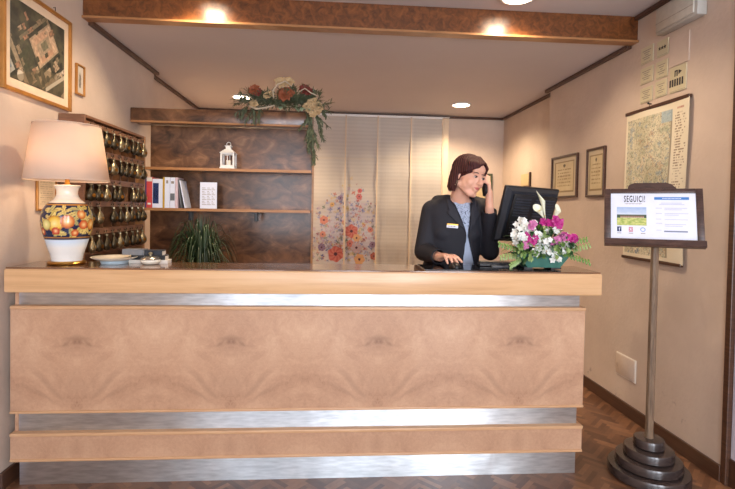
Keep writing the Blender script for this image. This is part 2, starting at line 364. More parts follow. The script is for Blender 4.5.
def tag(o, label=None, cat=None, group=None, kind=None):
    if label: o['label'] = label
    if cat: o['category'] = cat
    if group: o['group'] = group
    if kind: o['kind'] = kind
    return o
def thing(name, label, cat, loc, group=None, rotz=0):
    o = bpy.data.objects.new(name, None); COL.objects.link(o); o.location = loc; o.rotation_euler = (0, 0, rotz)
    o.empty_display_size = .05; OFF[o.name] = Vector(loc); return tag(o, label, cat, group)
def part(name, b, mt, parent=None, smooth=False, label=None):
    off = OFF.get(parent.name, Vector()) if parent else Vector()
    me = bpy.data.meshes.new(name); me.from_pydata([p-off for p in b.v], [], b.f); me.update()
    if isinstance(mt, str): mt = MT[mt]
    me.materials.append(mt)
    import bmesh
    bm = bmesh.new(); bm.from_mesh(me); bmesh.ops.recalc_face_normals(bm, faces=bm.faces); bm.to_mesh(me); bm.free()
    if smooth:
        for p in me.polygons: p.use_smooth = True
        if smooth == 'auto':
            try: me.set_sharp_from_angle(angle=math.radians(35))
            except Exception: pass
    o = bpy.data.objects.new(name, me); COL.objects.link(o)
    if parent: o.parent = parent; OFF[o.name] = off
    if label: o['label'] = label
    return o
def struct(name, b, mt, smooth=False):
    o = part(name, b, mt, None, smooth); o['kind'] = 'structure'; return o
def clone(root):
    c = root.copy(); COL.objects.link(c)
    for ch in root.children:
        k = ch.copy(); COL.objects.link(k); k.parent = c
        for g in ch.children:
            q = g.copy(); COL.objects.link(q); q.parent = k
    return c
def painted(name, org, u, v, nu, nv, fn, mt, parent=None, warp=None):
    """grid from org spanned by u and v, coloured by fn(s,t) -> rgb (0-255 sRGB)"""
    org, u, v = Vector(org), Vector(u), Vector(v); off = OFF.get(parent.name, Vector()) if parent else Vector()
    vs, cs, fs = [], [], []
    for j in range(nv+1):
        for i in range(nu+1):
            s_, t_ = i/nu, j/nv; p = org+u*s_+v*t_
            if warp: p = p + warp(s_, t_)
            vs.append(p-off); cs.append(fn(s_, t_))
    for j in range(nv):
        for i in range(nu): a = j*(nu+1)+i; fs.append((a, a+1, a+nu+2, a+nu+1))
    me = bpy.data.meshes.new(name); me.from_pydata(vs, [], fs); me.update()
    ca = me.color_attributes.new('Col', 'FLOAT_COLOR', 'POINT')
    flat = []
    for c in cs: flat += [*s2l(*c), 1]
    ca.data.foreach_set('color', flat)
    me.materials.append(MT[mt]); o = bpy.data.objects.new(name, me); COL.objects.link(o)
    if parent: o.parent = parent; OFF[o.name] = off
    return o
def blob(name, b, mt, voxel, smooth=4, parent=None, cut=None, thick=0, label=None):
    """fuse the pieces of b into one continuous surface"""
    o = part(name, b, mt, parent, True, label)
    r = o.modifiers.new('r', 'REMESH'); r.mode = 'VOXEL'; r.voxel_size = voxel; r.use_smooth_shade = True
    if smooth: s_ = o.modifiers.new('s', 'SMOOTH'); s_.iterations = smooth; s_.factor = .5
    dg = bpy.context.evaluated_depsgraph_get(); me = bpy.data.meshes.new_from_object(o.evaluated_get(dg))
    o.modifiers.clear(); old = o.data; o.data = me; bpy.data.meshes.remove(old)
    if cut:
        import bmesh
        off = OFF.get(o.name, Vector()); bm = bmesh.new(); bm.from_mesh(me)
        bmesh.ops.delete(bm, geom=[f for f in bm.faces if cut(f.calc_center_median()+off, f.normal)], context='FACES')
        for _ in range(3):   # even out the cut edge
            bd = [v_ for v_ in bm.verts if v_.is_boundary]
            new = {v_: sum((e.other_vert(v_).co for e in v_.link_edges if e.is_boundary), Vector())/max(1, sum(e.is_boundary for e in v_.link_edges)) for v_ in bd}
            for v_, c_ in new.items(): v_.co = v_.co*.4+c_*.6
        bm.to_mesh(me); bm.free()
    if thick: s_ = o.modifiers.new('t', 'SOLIDIFY'); s_.thickness = thick; s_.offset = -1
    for p in me.polygons: p.use_smooth = True
    return o
def text(name, s_, size, org, u, v, mt, parent, ext=.0006, xs=1., align='LEFT', off=0):
    """lettering: baseline along u, upward v"""
    cu = bpy.data.curves.new(name, 'FONT'); cu.body = s_; cu.size = size; cu.extrude = ext; cu.align_x = align; cu.resolution_u = 3; cu.offset = off; cu.space_character = 1.0 if len(s_) < 2 else 1.22
    tmp = bpy.data.objects.new('tmp', cu); COL.objects.link(tmp)
    dg = bpy.context.evaluated_depsgraph_get(); me = bpy.data.meshes.new_from_object(tmp.evaluated_get(dg)); bpy.data.objects.remove(tmp)
    u = Vector(u).normalized(); v = Vector(v).normalized(); n = u.cross(v); off = OFF.get(parent.name, Vector()) if parent else Vector(); org = Vector(org)
    for q in me.vertices: q.co = org-off+u*q.co.x*xs+v*q.co.y+n*q.co.z
    me.materials.clear(); me.materials.append(MT[mt]); o = bpy.data.objects.new(name, me); COL.objects.link(o)
    if parent: o.parent = parent
    return o
def fbm(x, y, z=0, o=4): return mnoise.fractal(Vector((x, y, z)), 1., 2., o)
def mixc(a, b_, k): k = max(0, min(1, k)); return tuple(a[i]*(1-k)+b_[i]*k for i in range(3))
# ================================================================== ROOM
XL, XR, ZF, ZN, YB = -1.56, 2.03, 2.535, 2.70, 3.17      # walls, ceilings beyond / before the beam, beam face
JL, JR, YW = 4.40, 4.50, 6.0                              # where the walls step back, far wall
def floor():
    w_, L_ = .027, .135; vs, fs, cs = [], [], []; rnd = random.Random(3)
    c, s_ = math.cos(math.radians(45)), math.sin(math.radians(45))
    def q(x0, y0, x1, y1):
        P = [((x*c-y*s_), (x*s_+y*c)+1.5) for x, y in ((x0, y0), (x1, y0), (x1, y1), (x0, y1))]
        if max(p[0] for p in P) < -2.4 or min(p[0] for p in P) > 2.6 or max(p[1] for p in P) < -2.7 or min(p[1] for p in P) > 6.1: return
        k = len(vs); g = .0006; col = mixc((90, 60, 43), (142, 101, 72), rnd.random()**1.2)
        vs.extend([(p[0], p[1], 0) for p in P]); fs.append((k, k+1, k+2, k+3)); cs.extend([col]*4)
    for i in range(-260, 261):
        for j in range(-54, 55):
            ox, oy = i*w_+j*L_, i*w_-j*L_
            if abs(ox) > 7 or abs(oy) > 7: continue
            q(ox, oy, ox+L_, oy+w_); q(ox, oy+w_, ox+w_, oy+w_+L_)
    me = bpy.data.meshes.new('floor'); me.from_pydata(vs, [], fs); ca = me.color_attributes.new('Col', 'FLOAT_COLOR', 'POINT')
    fl = []
    for c_ in cs: fl += [*s2l(*c_), 1]
    ca.data.foreach_set('color', fl); me.materials.append(MT['floor']); o = bpy.data.objects.new('floor', me); COL.objects.link(o); o['kind'] = 'structure'
floor()
struct('floor_slab', B().box(-2.5, 2.7, -2.7, 6.2, -.12, -.004), 'trimwood')
b = B().box(XR, XR+.2, 2.36, JR, 0, ZN+.1); struct('wall_right', b, 'wall')
b = B().box(XR+.09, XR+.29, JR, YW, 0, ZN+.1); struct('wall_right_recess', b, 'wall')
b = B().box(XL-.2, XL, 2.42, JL, 0, ZN+.1); struct('wall_left', b, 'wall')
b = B().box(XL-.26, XL-.06, JL, YW, 0, ZN+.1); struct('wall_left_recess', b, 'wall')
struct('wall_back', B().box(-2, 2.6, YW, YW+.15, 0, ZN+.1), 'wall')
struct('wall_front_left', B().box(XL-.25, XL-.03, -2.6, 2.36, 0, ZN+.1), 'wall')
struct('wall_front_right', B().box(XR+.09, XR+.3, -2.6, 1.3, 0, ZN+.1), 'wall')
struct('ceiling', B().box(-2, 2.5, YB+.06, YW, ZF, ZF+.1), 'ceil')
struct('ceiling_front', B().box(-2, 2.5, -2.7, YB+.06, ZN, ZN+.1), 'ceil')
b = B().box(XL+.001, XR-.001, YB+.012, YB+.06, ZF+.002, ZN-.001); struct('beam_front', b, 'beam')
b = B().box(XL+.001, XR-.001, YB-.004, YB+.075, ZF-.010, ZF+.003); struct('trim_1', b, 'beamedge')
# dark wooden coving where walls meet the ceiling
def coving(n, x0, x1, y0, y1, z): struct('trim_%d' % n, B().box(x0, x1, y0, y1, z-.028, z, .004), 'trimwood')
coving(2, XL+.001, XL+.035, YB+.075, JL+.03, ZF-.001); coving(3, XR-.035, XR-.001, YB+.075, JR+.05, ZF-.001)
coving(4, XL-.059, XL-.03, JL+.03, YW-.03, ZF-.001); coving(5, XR+.06, XR+.089, JR+.05, YW-.03, ZF-.001)
coving(6, XR-.03, XR-.001, 2.0, YB+.01, ZN-.001); coving(7, XL-.05, XR+.08, YW-.025, YW-.001, ZF-.001)
struct('baseboard_right', B().box(XR-.016, XR, 2.36, JR, 0, .085, .003), 'trimwood')
struct('baseboard_right_recess', B().box(XR+.072, XR+.09, JR, YW, 0, .085), 'trimwood')
struct('baseboard_left', B().box(XL, XL+.016, 2.42, JL, 0, .085, .003), 'trimwood')
# door casings of the opening through which the room is seen
struct('trim_8', B().box(XR-.012, XR+.05, 2.325, 2.36, 0, ZN, .004), 'trimwood')
struct('trim_9', B().box(XL-.03, XL+.002, 2.36, 2.42, 0, ZN, .004), 'door')
d1 = struct('door_1', B().box(XR+.012, XR+.05, 1.35, 2.325, .14, 2.2, .004), 'door')
struct('baseboard_door', B().box(XR+.005, XR+.05, 1.35, 2.325, 0, .14), 'trimwood')
# glazed front behind the camera: unseen posts added to band the steel's reflections
for k, x in enumerate((-1.9, -.42, 1.0, 2.42)):
    struct('wall_front_%d' % (k+1), B().box(x-.24, x+.24, -2.66, -2.54, 0, ZN, .005), 'framewood' if 0 < k < 3 else 'wall')
# ================================================================== COUNTER
CX0, CX1 = -1.525, 1.38
t = thing('reception_desk', 'long burl wood reception counter with three brushed steel bands', 'reception desk', (-.07, 2.6, 0))
b = B().box(CX0+.025, 1.285, 2.50, 2.66, .0, .955); part('carcass', b, 'dburl', t)
def band(z0, z1, mt, x0, x1, y, nm): return part(nm, B().box(x0, x1, y, 2.53, z0, z1), mt, t)
PLY = 2.478
band(.0, .13, 'steel', -1.50, 1.305, PLY, 'steel_band'); band(.265, .37, 'steel', -1.498, 1.30, 2.468, 'steel_band'); band(.88, .955, 'steel', -1.498, 1.30, 2.468, 'steel_band')
for z0, z1 in ((.265, .37), (.88, .955)): part('end_block', B().box(-1.515, -1.4985, 2.466, 2.53, z0, z1), 'burl', t)
def panel(z0, z1, nm):
    p = part(nm, B().box(CX0+.003, 1.318, 2.442, 2.51, z0+.012, z1-.012), 'burl', t)
    for za, zb in ((z0, z0+.014), (z1-.018, z1)):
        part('molding', B().box(CX0+.001, 1.322, 2.436, 2.51, za, zb, .005), 'lighttrim', p, 'auto')
panel(.364, .886, 'front_panel'); panel(.13, .27, 'lower_panel')
s_ = part('worktop', B().box(CX0, CX1, 2.395, 2.68, .955, 1.068, .008), 'slab', t, 'auto')
part('top_surface', B().box(CX0+.006, CX1-.006, 2.402, 2.674, 1.066, 1.0745, .002), 'topdark', t, label='dark glossy varnished counter surface')
ZT = 1.0745
tag(part('desk_mat', B().box(.47, 1.16, 2.43, 2.655, ZT, ZT+.004, .0015), 'glassblack'), 'shiny black glass desk mat on the right part of the counter', 'desk mat')
# staff side worktop behind the counter
t = thing('staff_desk', 'low dark desk behind the reception counter', 'desk', (.5, 3.0, 0))
part('desk_top', B().box(-1.35, .35, 2.70, 3.42, .74, .77, .004), 'topdark', t)
for x in (-1.33, .30): part('side_panel', B().box(x, x+.03, 2.72, 3.4, 0, .74), 'dburl', t)
t = thing('monitor_cabinet', 'narrow black topped cabinet carrying the monitor behind the counter', 'cabinet', (1.25, 2.9, 0))
part('body', B().box(.96, 1.38, 2.70, 3.1, 0, 1.03), 'dburl', t); part('cabinet_top', B().box(.95, 1.40, 2.69, 3.12, 1.03, 1.055, .003), 'black', t)
# ================================================================== TABLE LAMP
LX, LY = -1.322, 2.555
t = thing('table_lamp', 'painted ceramic table lamp with large cream shade on the counter', 'lamp', (LX, LY, ZT))
part('base_ring', B().lathe([(.074, 0), (.086, .002), (.088, .010), (.082, .016), (.072, .018), (.072, .012)], (LX, LY, ZT), 40), 'gold', t, 'auto')
prof = [(.078, .014), (.079, .022), (.084, .05), (.096, .08), (.104, .103), (.112, .128), (.122, .155), (.129, .185), (.132, .215), (.130, .245), (.121, .272), (.105, .295), (.085, .312), (.068, .324), (.058, .338), (.054, .352), (.055, .366), (.060, .380), (.068, .390), (.064, .394), (.045, .394)]
prof = [(r_*.87, z_) for r_, z_ in prof]; dense = []
for i in range(len(prof)-1):
    for k in range(6): u_ = k/6; dense.append((prof[i][0]*(1-u_)+prof[i+1][0]*u_, prof[i][1]*(1-u_)+prof[i+1][1]*u_))
dense.append(prof[-1])
NV = 180; vb = B().lathe(dense, (LX, LY, ZT), NV)
vo = part('vase_body', vb, 'lampglaze', t, True)
rnd = random.Random(11)
fruits = [(-90, .205, .050, (224, 178, 60)), (-62, .215, .040, (214, 120, 50)), (-112, .20, .034, (204, 196, 110)), (-25, .20, .03, (206, 92, 44)), (-30, .25, .028, (214, 120, 50)), (-145, .19, .028, (180, 70, 40)), (-150, .24, .024, (200, 90, 44)), (-88, .17, .024, (190, 60, 44)), (-45, .16, .022, (200, 84, 40)), (-128, .165, .022, (190, 80, 40))]
for a in range(0, 180, 32): fruits.append((a, .2+.03*math.sin(a), .036, (214, 140+20*math.sin(a*2), 54)))
leaves = [(rnd.uniform(-185, 175), rnd.uniform(.142, .285), rnd.uniform(.016, .026), rnd.uniform(0, 3.14), rnd.choice([(226, 200, 120), (196, 176, 96), (214, 186, 110), (180, 170, 110)])) for _ in range(150)]
ca = vo.data.color_attributes.new('Col', 'FLOAT_COLOR', 'POINT'); flat = []
for q in vo.data.vertices:
    z = q.co.z; a = math.degrees(math.atan2(q.co.y, q.co.x)); r_ = math.hypot(q.co.x, q.co.y)
    c = (226, 220, 208)
    if z < .132: c = mixc((208, 222, 234), (232, 230, 224), (.115-z)/.03) if z > .085 else (230, 228, 222)
    if .124 < z < .133: c = (52, 46, 66)
    if .133 <= z < .140 or .292 < z < .300: c = (176, 120, 50)
    if z >= .345: c = (236, 226, 208)
    if .300 <= z < .305: c = (60, 46, 60)
    if .140 <= z <= .292:
        c = (26, 34, 66)
        for (fa, fz, fr, fo, fc) in leaves:
            da = ((a-fa+180) % 360-180)*math.pi/180*r_; dz = z-fz
            x_ = da*math.cos(fo)+dz*math.sin(fo); y_ = -da*math.sin(fo)+dz*math.cos(fo)
            if (x_/fr)**2+(y_/(fr*.42))**2 < 1: c = mixc(fc, (120, 90, 40), abs(y_)/(fr*.15) < .5 and .5 or 0)
        for (fa, fz, fr, fc) in fruits:
            fr = fr*.78
            da = ((a-fa+180) % 360-180)*math.pi/180*r_; dd = math.hypot(da, z-fz)/fr
            if dd < 1: c = mixc(mixc((246, 226, 160), fc, dd*1.3), (150, 60, 30), max(0, dd-.75)*2.2)
    flat += [*s2l(*c), 1]
ca.data.foreach_set('color', flat)
part('lamp_stem', B().lathe([(.02, .39), (.012, .40), (.009, .44), (.009, .455), (.022, .46), (.022, .50), (.001, .50)], (LX, LY, ZT), 16), 'gold', t, 'auto')
sh = part('lamp_shade', B().lathe([(.188, .418), (.149, .690)], (LX, LY, ZT), 64, cap=False), 'shade', t, True)
so = sh.modifiers.new('t', 'SOLIDIFY'); so.thickness = .002
part('shade_hem', B().tube([(LX+.188*math.cos(a*math.pi/24), LY+.188*math.sin(a*math.pi/24), ZT+.418) for a in range(49)], .003, 6), 'shade', sh, True)
part('shade_rim', B().tube([(LX+.149*math.cos(a*math.pi/24), LY+.149*math.sin(a*math.pi/24), ZT+.690) for a in range(49)], .003, 6), 'shade', sh, True)
bb = B().ell((LX, LY, ZT+.545), (.028, .028, .04)); part('light_bulb', bb, glow('warm_bulb', (1, .74, .48), 10), t, True)
light('lamp_light', 'POINT', (LX, LY, ZT+.52), 4.5, (1, .72, .46), shadow_soft_size=.05)
# ================================================================== CEILING SPOTS
for (x, y, z, lab, e) in [(*SPOTS_NEAR[0], ZN, 'round recessed spotlight cut by the top edge of the photo, right of centre', 16), (*SPOTS_NEAR[1], ZN, 'round recessed spotlight above the left end of the beam', 16),
                       (*SPOTS_FAR[0], ZF, 'round recessed ceiling spotlight above the woman', 24), (*SPOTS_FAR[1], ZF, 'round recessed ceiling spotlight just left of the dried flower garland', 34)]:
    t = thing('ceiling_spotlight', lab, 'ceiling light', (x, y, z-.012))
    part('rim', B().lathe([(.092, 0), (.108, .001), (.110, .008), (.106, .0118), (.092, .0118)], (x, y, z-.012), 36, cap=False), 'white', t, 'auto')
    part('lens', B().lathe([(.001, .002), (.0915, .002), (.0915, .006), (.001, .006)], (x, y, z-.012), 36), 'bulb', t)
    light('spot_light', 'SPOT', (x, y, z-.02), e*5, WARM, (0, 0, 0), spot_size=math.radians(150), spot_blend=.6, shadow_soft_size=.06)
# ================================================================== BOOKCASE
BX0, BX1 = -1.475, -.172
t = thing('bookcase', 'dark burl wall bookcase with two thin shelves and a deep top', 'bookcase', (-.85, 4.0, 0))
part('back_panel', B().box(BX0, BX1, 4.10, 4.125, .1, 2.02), 'dburl', t)
top = part('valance', B().box(XL+.004, BX1+.005, 3.90, 4.125, 2.022, 2.122, .003), 'dburl', t, 'auto')
part('light_edge', B().box(XL+.004, BX1+.006, 3.895, 3.92, 2.010, 2.026, .003), 'shelfedge', top)
for z in (1.668, 1.354):
    s_ = part('shelf', B().box(BX0+.02, BX1-.002, 3.872, 4.099, z-.020, z), 'dburl', t)
    part('light_edge', B().box(BX0+.02, BX1, 3.866, 3.873, z-.020, z+.001), 'shelfedge', s_)
for x in (-1.094, -.591):
    b = B().box(x-.012, x+.012, 3.868, 3.93, 1.262, 1.331, .003).box(x-.03, x+.012, 3.872, 4.0, 1.322, 1.3315); part('shelf_bracket', b, 'black', t)
part('base_cabinet', B().box(BX0, BX1, 3.80, 4.10, 0, .9, .003), 'dburl', t)
part('side_strip', B().box(BX1, BX1+.016, 4.07, 4.13, 0, 2.01), 'shelfedge', t)
# books
Z2 = 1.3545
def book(x0, x1, h, mt, lab, d=.15, y0=3.885, lean=0, marks=()):
    t = thing('book', lab, 'book', ((x0+x1)/2, y0+d/2, Z2), 'books on the lower shelf of the bookcase')
    part('cover', B().box(x0, x1, y0, y0+d, Z2+.0003, Z2+h, .001), mt, t)
    part('pages', B().box(x0+.002, x1-.002, y0+.004, y0+d-.002, Z2+h, Z2+h+.001), 'paper', t)
    for (za, zb, xa, xb, mm) in marks: part('spine_label', B().box(x0+(x1-x0)*xa, x0+(x1-x0)*xb, y0-.0012, y0+.001, Z2+h*za, Z2+h*zb), mm, t)
    if lean:
        t.rotation_euler = (0, -lean, 0); t.location.z += .0015
    return t
MT['bkblue'] = plain('book_violet', s2l(70, 64, 120), .5); MT['bkred'] = plain('book_red', s2l(206, 74, 70), .5); MT['bknavy'] = plain('book_navy', s2l(34, 52, 100), .5)
MT['bkyellow'] = plain('book_ochre', s2l(196, 158, 44), .5); MT['bkgrey'] = plain('book_grey', s2l(110, 112, 116), .5); MT['bkpink'] = plain('book_pale_pink', s2l(214, 190, 196), .5)
book(-1.446, -1.427, .222, 'bkblue', 'thin violet book at the left end of the shelf beside the keys')
book(-1.426, -1.384, .236, 'bkred', 'red spined book with a white head, second in the shelf row', marks=((.86, .99, .02, .98, 'paper'), (.1, .16, .2, .8, 'paper')))
book(-1.382, -1.306, .222, 'paperwhite', 'thick white book with a navy block on its spine', marks=((.15, .86, .06, .62, 'bknavy'), (.3, .7, .2, .26, 'paper'), (.3, .7, .42, .48, 'paper')))
book(-1.304, -1.291, .238, 'bkyellow', 'slim ochre yellow book in the shelf row')
book(-1.290, -1.252, .237, 'paperwhite', 'plain white binder right of the ochre book', marks=((.8, .9, .3, .7, 'greyink'),))
book(-1.249, -1.213, .236, 'paperwhite', 'white binder with a grey block low on its spine', marks=((.25, .48, .05, .95, 'bkgrey'), (.8, .88, .2, .8, 'greyink')))
book(-1.211, -1.191, .236, 'bkpink', 'pale pink slim book before the leaning magazines')
book(-1.168, -1.160, .225, 'bkgrey', 'grey magazine leaning on the book row', lean=.12)
book(-1.139, -1.130, .218, 'paperwhite', 'white magazine leaning outermost at the right of the row', lean=.20)
# card on the shelf
t = thing('price_card', 'white printed card standing alone on the lower shelf', 'card', (-.97, 3.95, Z2))
part('sheet', B().box(-1.035, -.905, 3.93, 3.934, Z2+.0004, Z2+.207), 'paperwhite', t)
b = B()
for k in range(11):
    for xa, xb in ((-1.02, -.985), (-.98, -.95), (-.945, -.92)): b.box(xa, xb-.008*((k*7) % 3), 3.9292, 3.9302, Z2+.03+k*.013, Z2+.034+k*.013)
part('printed_lines', b, 'greyink', t)
# lantern
lx, ly, lz = -.822, 3.95, 1.6685
t = thing('candle_lantern', 'small white metal candle lantern on the upper shelf', 'lantern', (lx, ly, lz))
part('base', B().box(lx-.058, lx+.058, ly-.058, ly+.058, lz+.0003, lz+.014, .003), 'white', t)
b = B()
for sx in (-1, 1):
    for sy in (-1, 1): b.box(lx+sx*.047-.006, lx+sx*.047+.006, ly+sy*.047-.006, ly+sy*.047+.006, lz+.014, lz+.125)
for s1 in (-1, 1):
    b.box(lx-.047, lx+.047, ly+s1*.047-.003, ly+s1*.047+.003, lz+.015, lz+.03); b.box(lx-.047, lx+.047, ly+s1*.047-.003, ly+s1*.047+.003, lz+.112, lz+.125)
    b.box(lx+s1*.047-.003, lx+s1*.047+.003, ly-.047, ly+.047, lz+.015, lz+.03); b.box(lx+s1*.047-.003, lx+s1*.047+.003, ly-.047, ly+.047, lz+.112, lz+.125)
    b.box(lx-.003, lx+.003, ly+s1*.047-.002, ly+s1*.047+.002, lz+.02, lz+.12); b.box(lx+s1*.047-.002, lx+s1*.047+.002, ly-.003, ly+.003, lz+.02, lz+.12)
part('window_frame', b, 'white', t)
part('candle', B().lathe([(.02, .014), (.02, .07), (.001, .072)], (lx, ly, lz), 16), 'cream', t, 'auto')
part('roof', B().add([(lx-.06, ly-.06, lz+.125), (lx+.06, ly-.06, lz+.125), (lx+.06, ly+.06, lz+.125), (lx-.06, ly+.06, lz+.125), (lx-.026, ly-.026, lz+.155), (lx+.026, ly-.026, lz+.155), (lx+.026, ly+.026, lz+.155), (lx-.026, ly+.026, lz+.155)],
     [(3, 2, 1, 0), (0, 1, 5, 4), (1, 2, 6, 5), (2, 3, 7, 6), (3, 0, 4, 7), (4, 5, 6, 7)]), 'white', t)
part('chimney', B().box(lx-.02, lx+.02, ly-.02, ly+.02, lz+.155, lz+.178, .002).box(lx-.026, lx+.026, ly-.026, ly+.026, lz+.178, lz+.184), 'white', t)
part('hanging_ring', B().tube([(lx+.016*math.cos(a*math.pi/10), ly, lz+.197+.016*math.sin(a*math.pi/10)) for a in range(21)], .0022, 6), 'white', t, True)
# ================================================================== KEY RACK
RX, RY0, RY1, RZ1 = -1.415, 2.93, 3.80, 1.885
t = thing('key_rack', 'wooden wall rack of five rows for hotel keys, left of the bookcase', 'key rack', (-1.49, 3.35, 1.0))
part('back_board', B().box(XL+.002, XL+.014, RY0, RY1, 1.0, RZ1), 'dburl', t)
part('side_board', B().box(XL+.002, RX, RY0-.018, RY0, .98, RZ1+.004, .002), 'rackwood', t); part('side_board', B().box(XL+.002, RX+.004, RY1, RY1+.02, .98, RZ1+.004, .002), 'shelfedge', t)
part('top_board', B().box(XL+.002, RX+.003, RY0, RY1, RZ1-.014, RZ1+.003, .002), 'rackwood', t)
ROWZ = [1.852, 1.690, 1.520, 1.383, 1.215]
FROW = [.0, 0, 0, 0, 0]
for z in ROWZ[1:]+[1.07]: part('shelf_board', B().box(XL+.014, RX, RY0, RY1, z+.004, z+.014), 'rackwood', t)
for z in ROWZ: part('hook_rail', B().box(RX-.014, RX, RY0, RY1, z-.022, z+.004), 'rackwood', t)
for k in range(6): part('divider', B().box(XL+.014, RX-.016, RY0+.125*(k+1)-.003, RY0+.125*(k+1)+.003, 1.08, RZ1-.014), 'dburl', t)
ORD = ['first', 'second', 'third', 'fourth', 'fifth', 'sixth', 'seventh', 'eighth', 'ninth']; RN = ['top row', 'second row from the top', 'middle row', 'fourth row down', 'bottom row']
def make_key(lab, loc, lightm):
    t = thing('room_key', lab, 'room key', (0, 0, 0), 'hotel keys with brass fobs on the key rack')
    part('hook', B().tube([(-.014, 0, .004), (0, 0, .002), (.012, 0, -.002), (.018, 0, .004), (.018, 0, .011)], .0018, 6), 'iron', t, True)
    part('key_ring', B().tube([(.012, .012*math.sin(a*math.pi/8), -.012+.013*math.cos(a*math.pi/8)) for a in range(17)], .0014, 6), 'brasslight', t, True)
    kb = B().tube([(.016, .004, -.018), (.017, .007, -.058)], .0026, 6).lathe([(.003, -.004), (.0095, -.004), (.0095, .004), (.003, .004)], (.016, .003, -.022), 10).box(.0155, .0185, .007, .015, -.058, -.048)
    part('key', kb, 'brasslight', t)
    fb = B().lathe([(.003, -.026), (.008, -.030), (.008, -.038), (.016, -.048), (.027, -.062), (.035, -.082), (.034, -.098), (.024, -.112), (.010, -.119), (.001, -.121)], (.020, 0, 0), 18, .6, 1.)
    f = part('fob', fb, 'brasslight' if lightm else 'brass', t, True)
    part('number_plate', B().lathe([(.001, 0), (.011, 0), (.011, .002), (.001, .003)], (0, 0, 0), 14).xf(Matrix.Translation((.040, 0, -.085)) @ Matrix.Rotation(math.pi/2, 4, 'Y')), 'gold', f)
    return t
kp = [make_key('', (0, 0, 0), False), make_key('', (0, 0, 0), True)]; used = [False, False]
for r, z in enumerate(ROWZ):
    ys = [RY1-.055-.098*k for k in range(9)]
    cnt = -1
    for k, y in enumerate(ys):
        if y < RY0+.01: continue
        if (r, k) in ((2, 3), (3, 6)): continue
        cnt += 1
        li = 1 if (r*5+k*3) % 4 == 0 else 0
        o = kp[li] if not used[li] else clone(kp[li]); used[li] = True
        o.location = (RX+.001, y, z-.008); o.rotation_euler = (0, 0, random.uniform(-.5, .5))
        o['label'] = '%s key with bulbous fob counted from the bookcase, %s' % (ORD[cnt], RN[r])
# ================================================================== PICTURES ON THE LEFT WALL
def wallframe(nm, lab, cat, side, X, y0, y1, z0, z1, fw, depth, mt, img, gap=0, mountw=0, lean=0):
    """frame on a side wall; side=+1 hangs on the left wall facing +X, -1 on the right wall"""
    t = thing(nm, lab, cat, (X, (y0+y1)/2, z0)); s = side
    def bx(a, b_, c, d, e, f): return B().box(min(X+s*a, X+s*b_), max(X+s*a, X+s*b_), c, d, e, f, .002)
    fr = B()
    for (c, d, e, f) in ((y0, y0+fw, z0, z1), (y1-fw, y1, z0, z1), (y0+fw, y1-fw, z0, z0+fw), (y0+fw, y1-fw, z1-fw, z1)):
        q = bx(.001, depth, c, d, e, f); fr.add(q.v, q.f)
    part('frame', fr, mt, t)
    part('backing', bx(.002, depth*.35, y0+fw*.5, y1-fw*.5, z0+fw*.5, z1-fw*.5), 'mount', t)
    a = y0+fw+mountw; b_ = y1-fw-mountw; c = z0+fw+mountw; d = z1-fw-mountw
    xx = X+s*(depth*.35+.0015)
    if side > 0: org, u = (xx, a, c), (0, b_-a, 0)
    else: org, u = (xx, b_, c), (0, a-b_, 0)
    return t, org, u, (0, 0, d-c)
_r = random.Random(17)
AER = [(_r.uniform(-.35, .42), _r.uniform(-.38, .36), _r.uniform(.012, .05), _r.uniform(.012, .04), _r.choice([(196, 170, 140), (150, 132, 104), (210, 196, 176), (60, 64, 48), (176, 130, 100)])) for _ in range(38)]
def aerial(u, v):
    # an aerial view: dark park, courtyards and pale roofs laid out obliquely
    n = fbm(u*7, v*7, 1, 5); c = mixc((44, 46, 40), (84, 82, 64), .5+n*.9)
    x, y = (u-.5)*1.25, v-.5; a = math.radians(38); X = (x*math.cos(a)+y*math.sin(a))/1.35+.08; Y = (-x*math.sin(a)+y*math.cos(a))/1.35
    if -.62 < Y < -.52 or (abs(X+.05-.1*Y) < .02 and Y < -.1): c = (168, 148, 120)
    def R(x0, x1, y0, y1, col, roof=None):
        nonlocal c
        if x0 < X < x1 and y0 < Y < y1: c = mixc(col, (col[0]*.8, col[1]*.8, col[2]*.8), .5+.8*fbm(X*30, Y*30, 2, 2))
    R(-.02, .42, -.14, .16, (170, 150, 124)); R(.02, .38, .07, .14, (198, 160, 130)); R(.02, .38, -.12, -.06, (188, 150, 120))
    R(.32, .40, -.12, .14, (206, 176, 146)); R(.0, .06, -.12, .14, (196, 164, 134)); R(.14, .26, -.03, .05, (120, 116, 92))
    R(-.26, -.06, -.06, .12, (70, 74, 56)); R(-.34, -.28, -.3, .28, (158, 142, 116)); R(-.52, -.40, .02, .30, (176, 172, 160)); R(-.50, -.43, .06, .26, (120, 140, 150))
    R(-.10, .30, -.36, -.30, (150, 134, 108)); R(-.16, .5, .20, .235, (130, 120, 96)); R(.02, .16, -.28, -.2, (190, 170, 140))
    if ((X*9) % 1-.5)**2+((Y*9) % 1-.5)**2 < .09 and Y < -.16 and X > -.3 and fbm(X*3, Y*3, 5, 2) > -.1: c = mixc(c, (24, 32, 24), .8)
    for (qx, qy, qw, qh, qc) in AER:
        if abs(X-qx) < qw and abs(Y-qy) < qh: c = mixc(qc, (80, 74, 60), .35+.6*fbm(X*40, Y*40, 8, 2)) if abs(X-qx) < qw*.8 or abs(Y-qy) > qh*.5 else (60, 56, 46)
    if math.hypot(X+.36, Y+.06) < .05: c = (196, 188, 170)
    if v < .16+.5*(u-.3) and v < .3: c = mixc(c, (96, 84, 62), .5)
    if abs((v-.02)-.75*(u-.62)) < .03 and u > .62: c = (170, 160, 140)
    return c
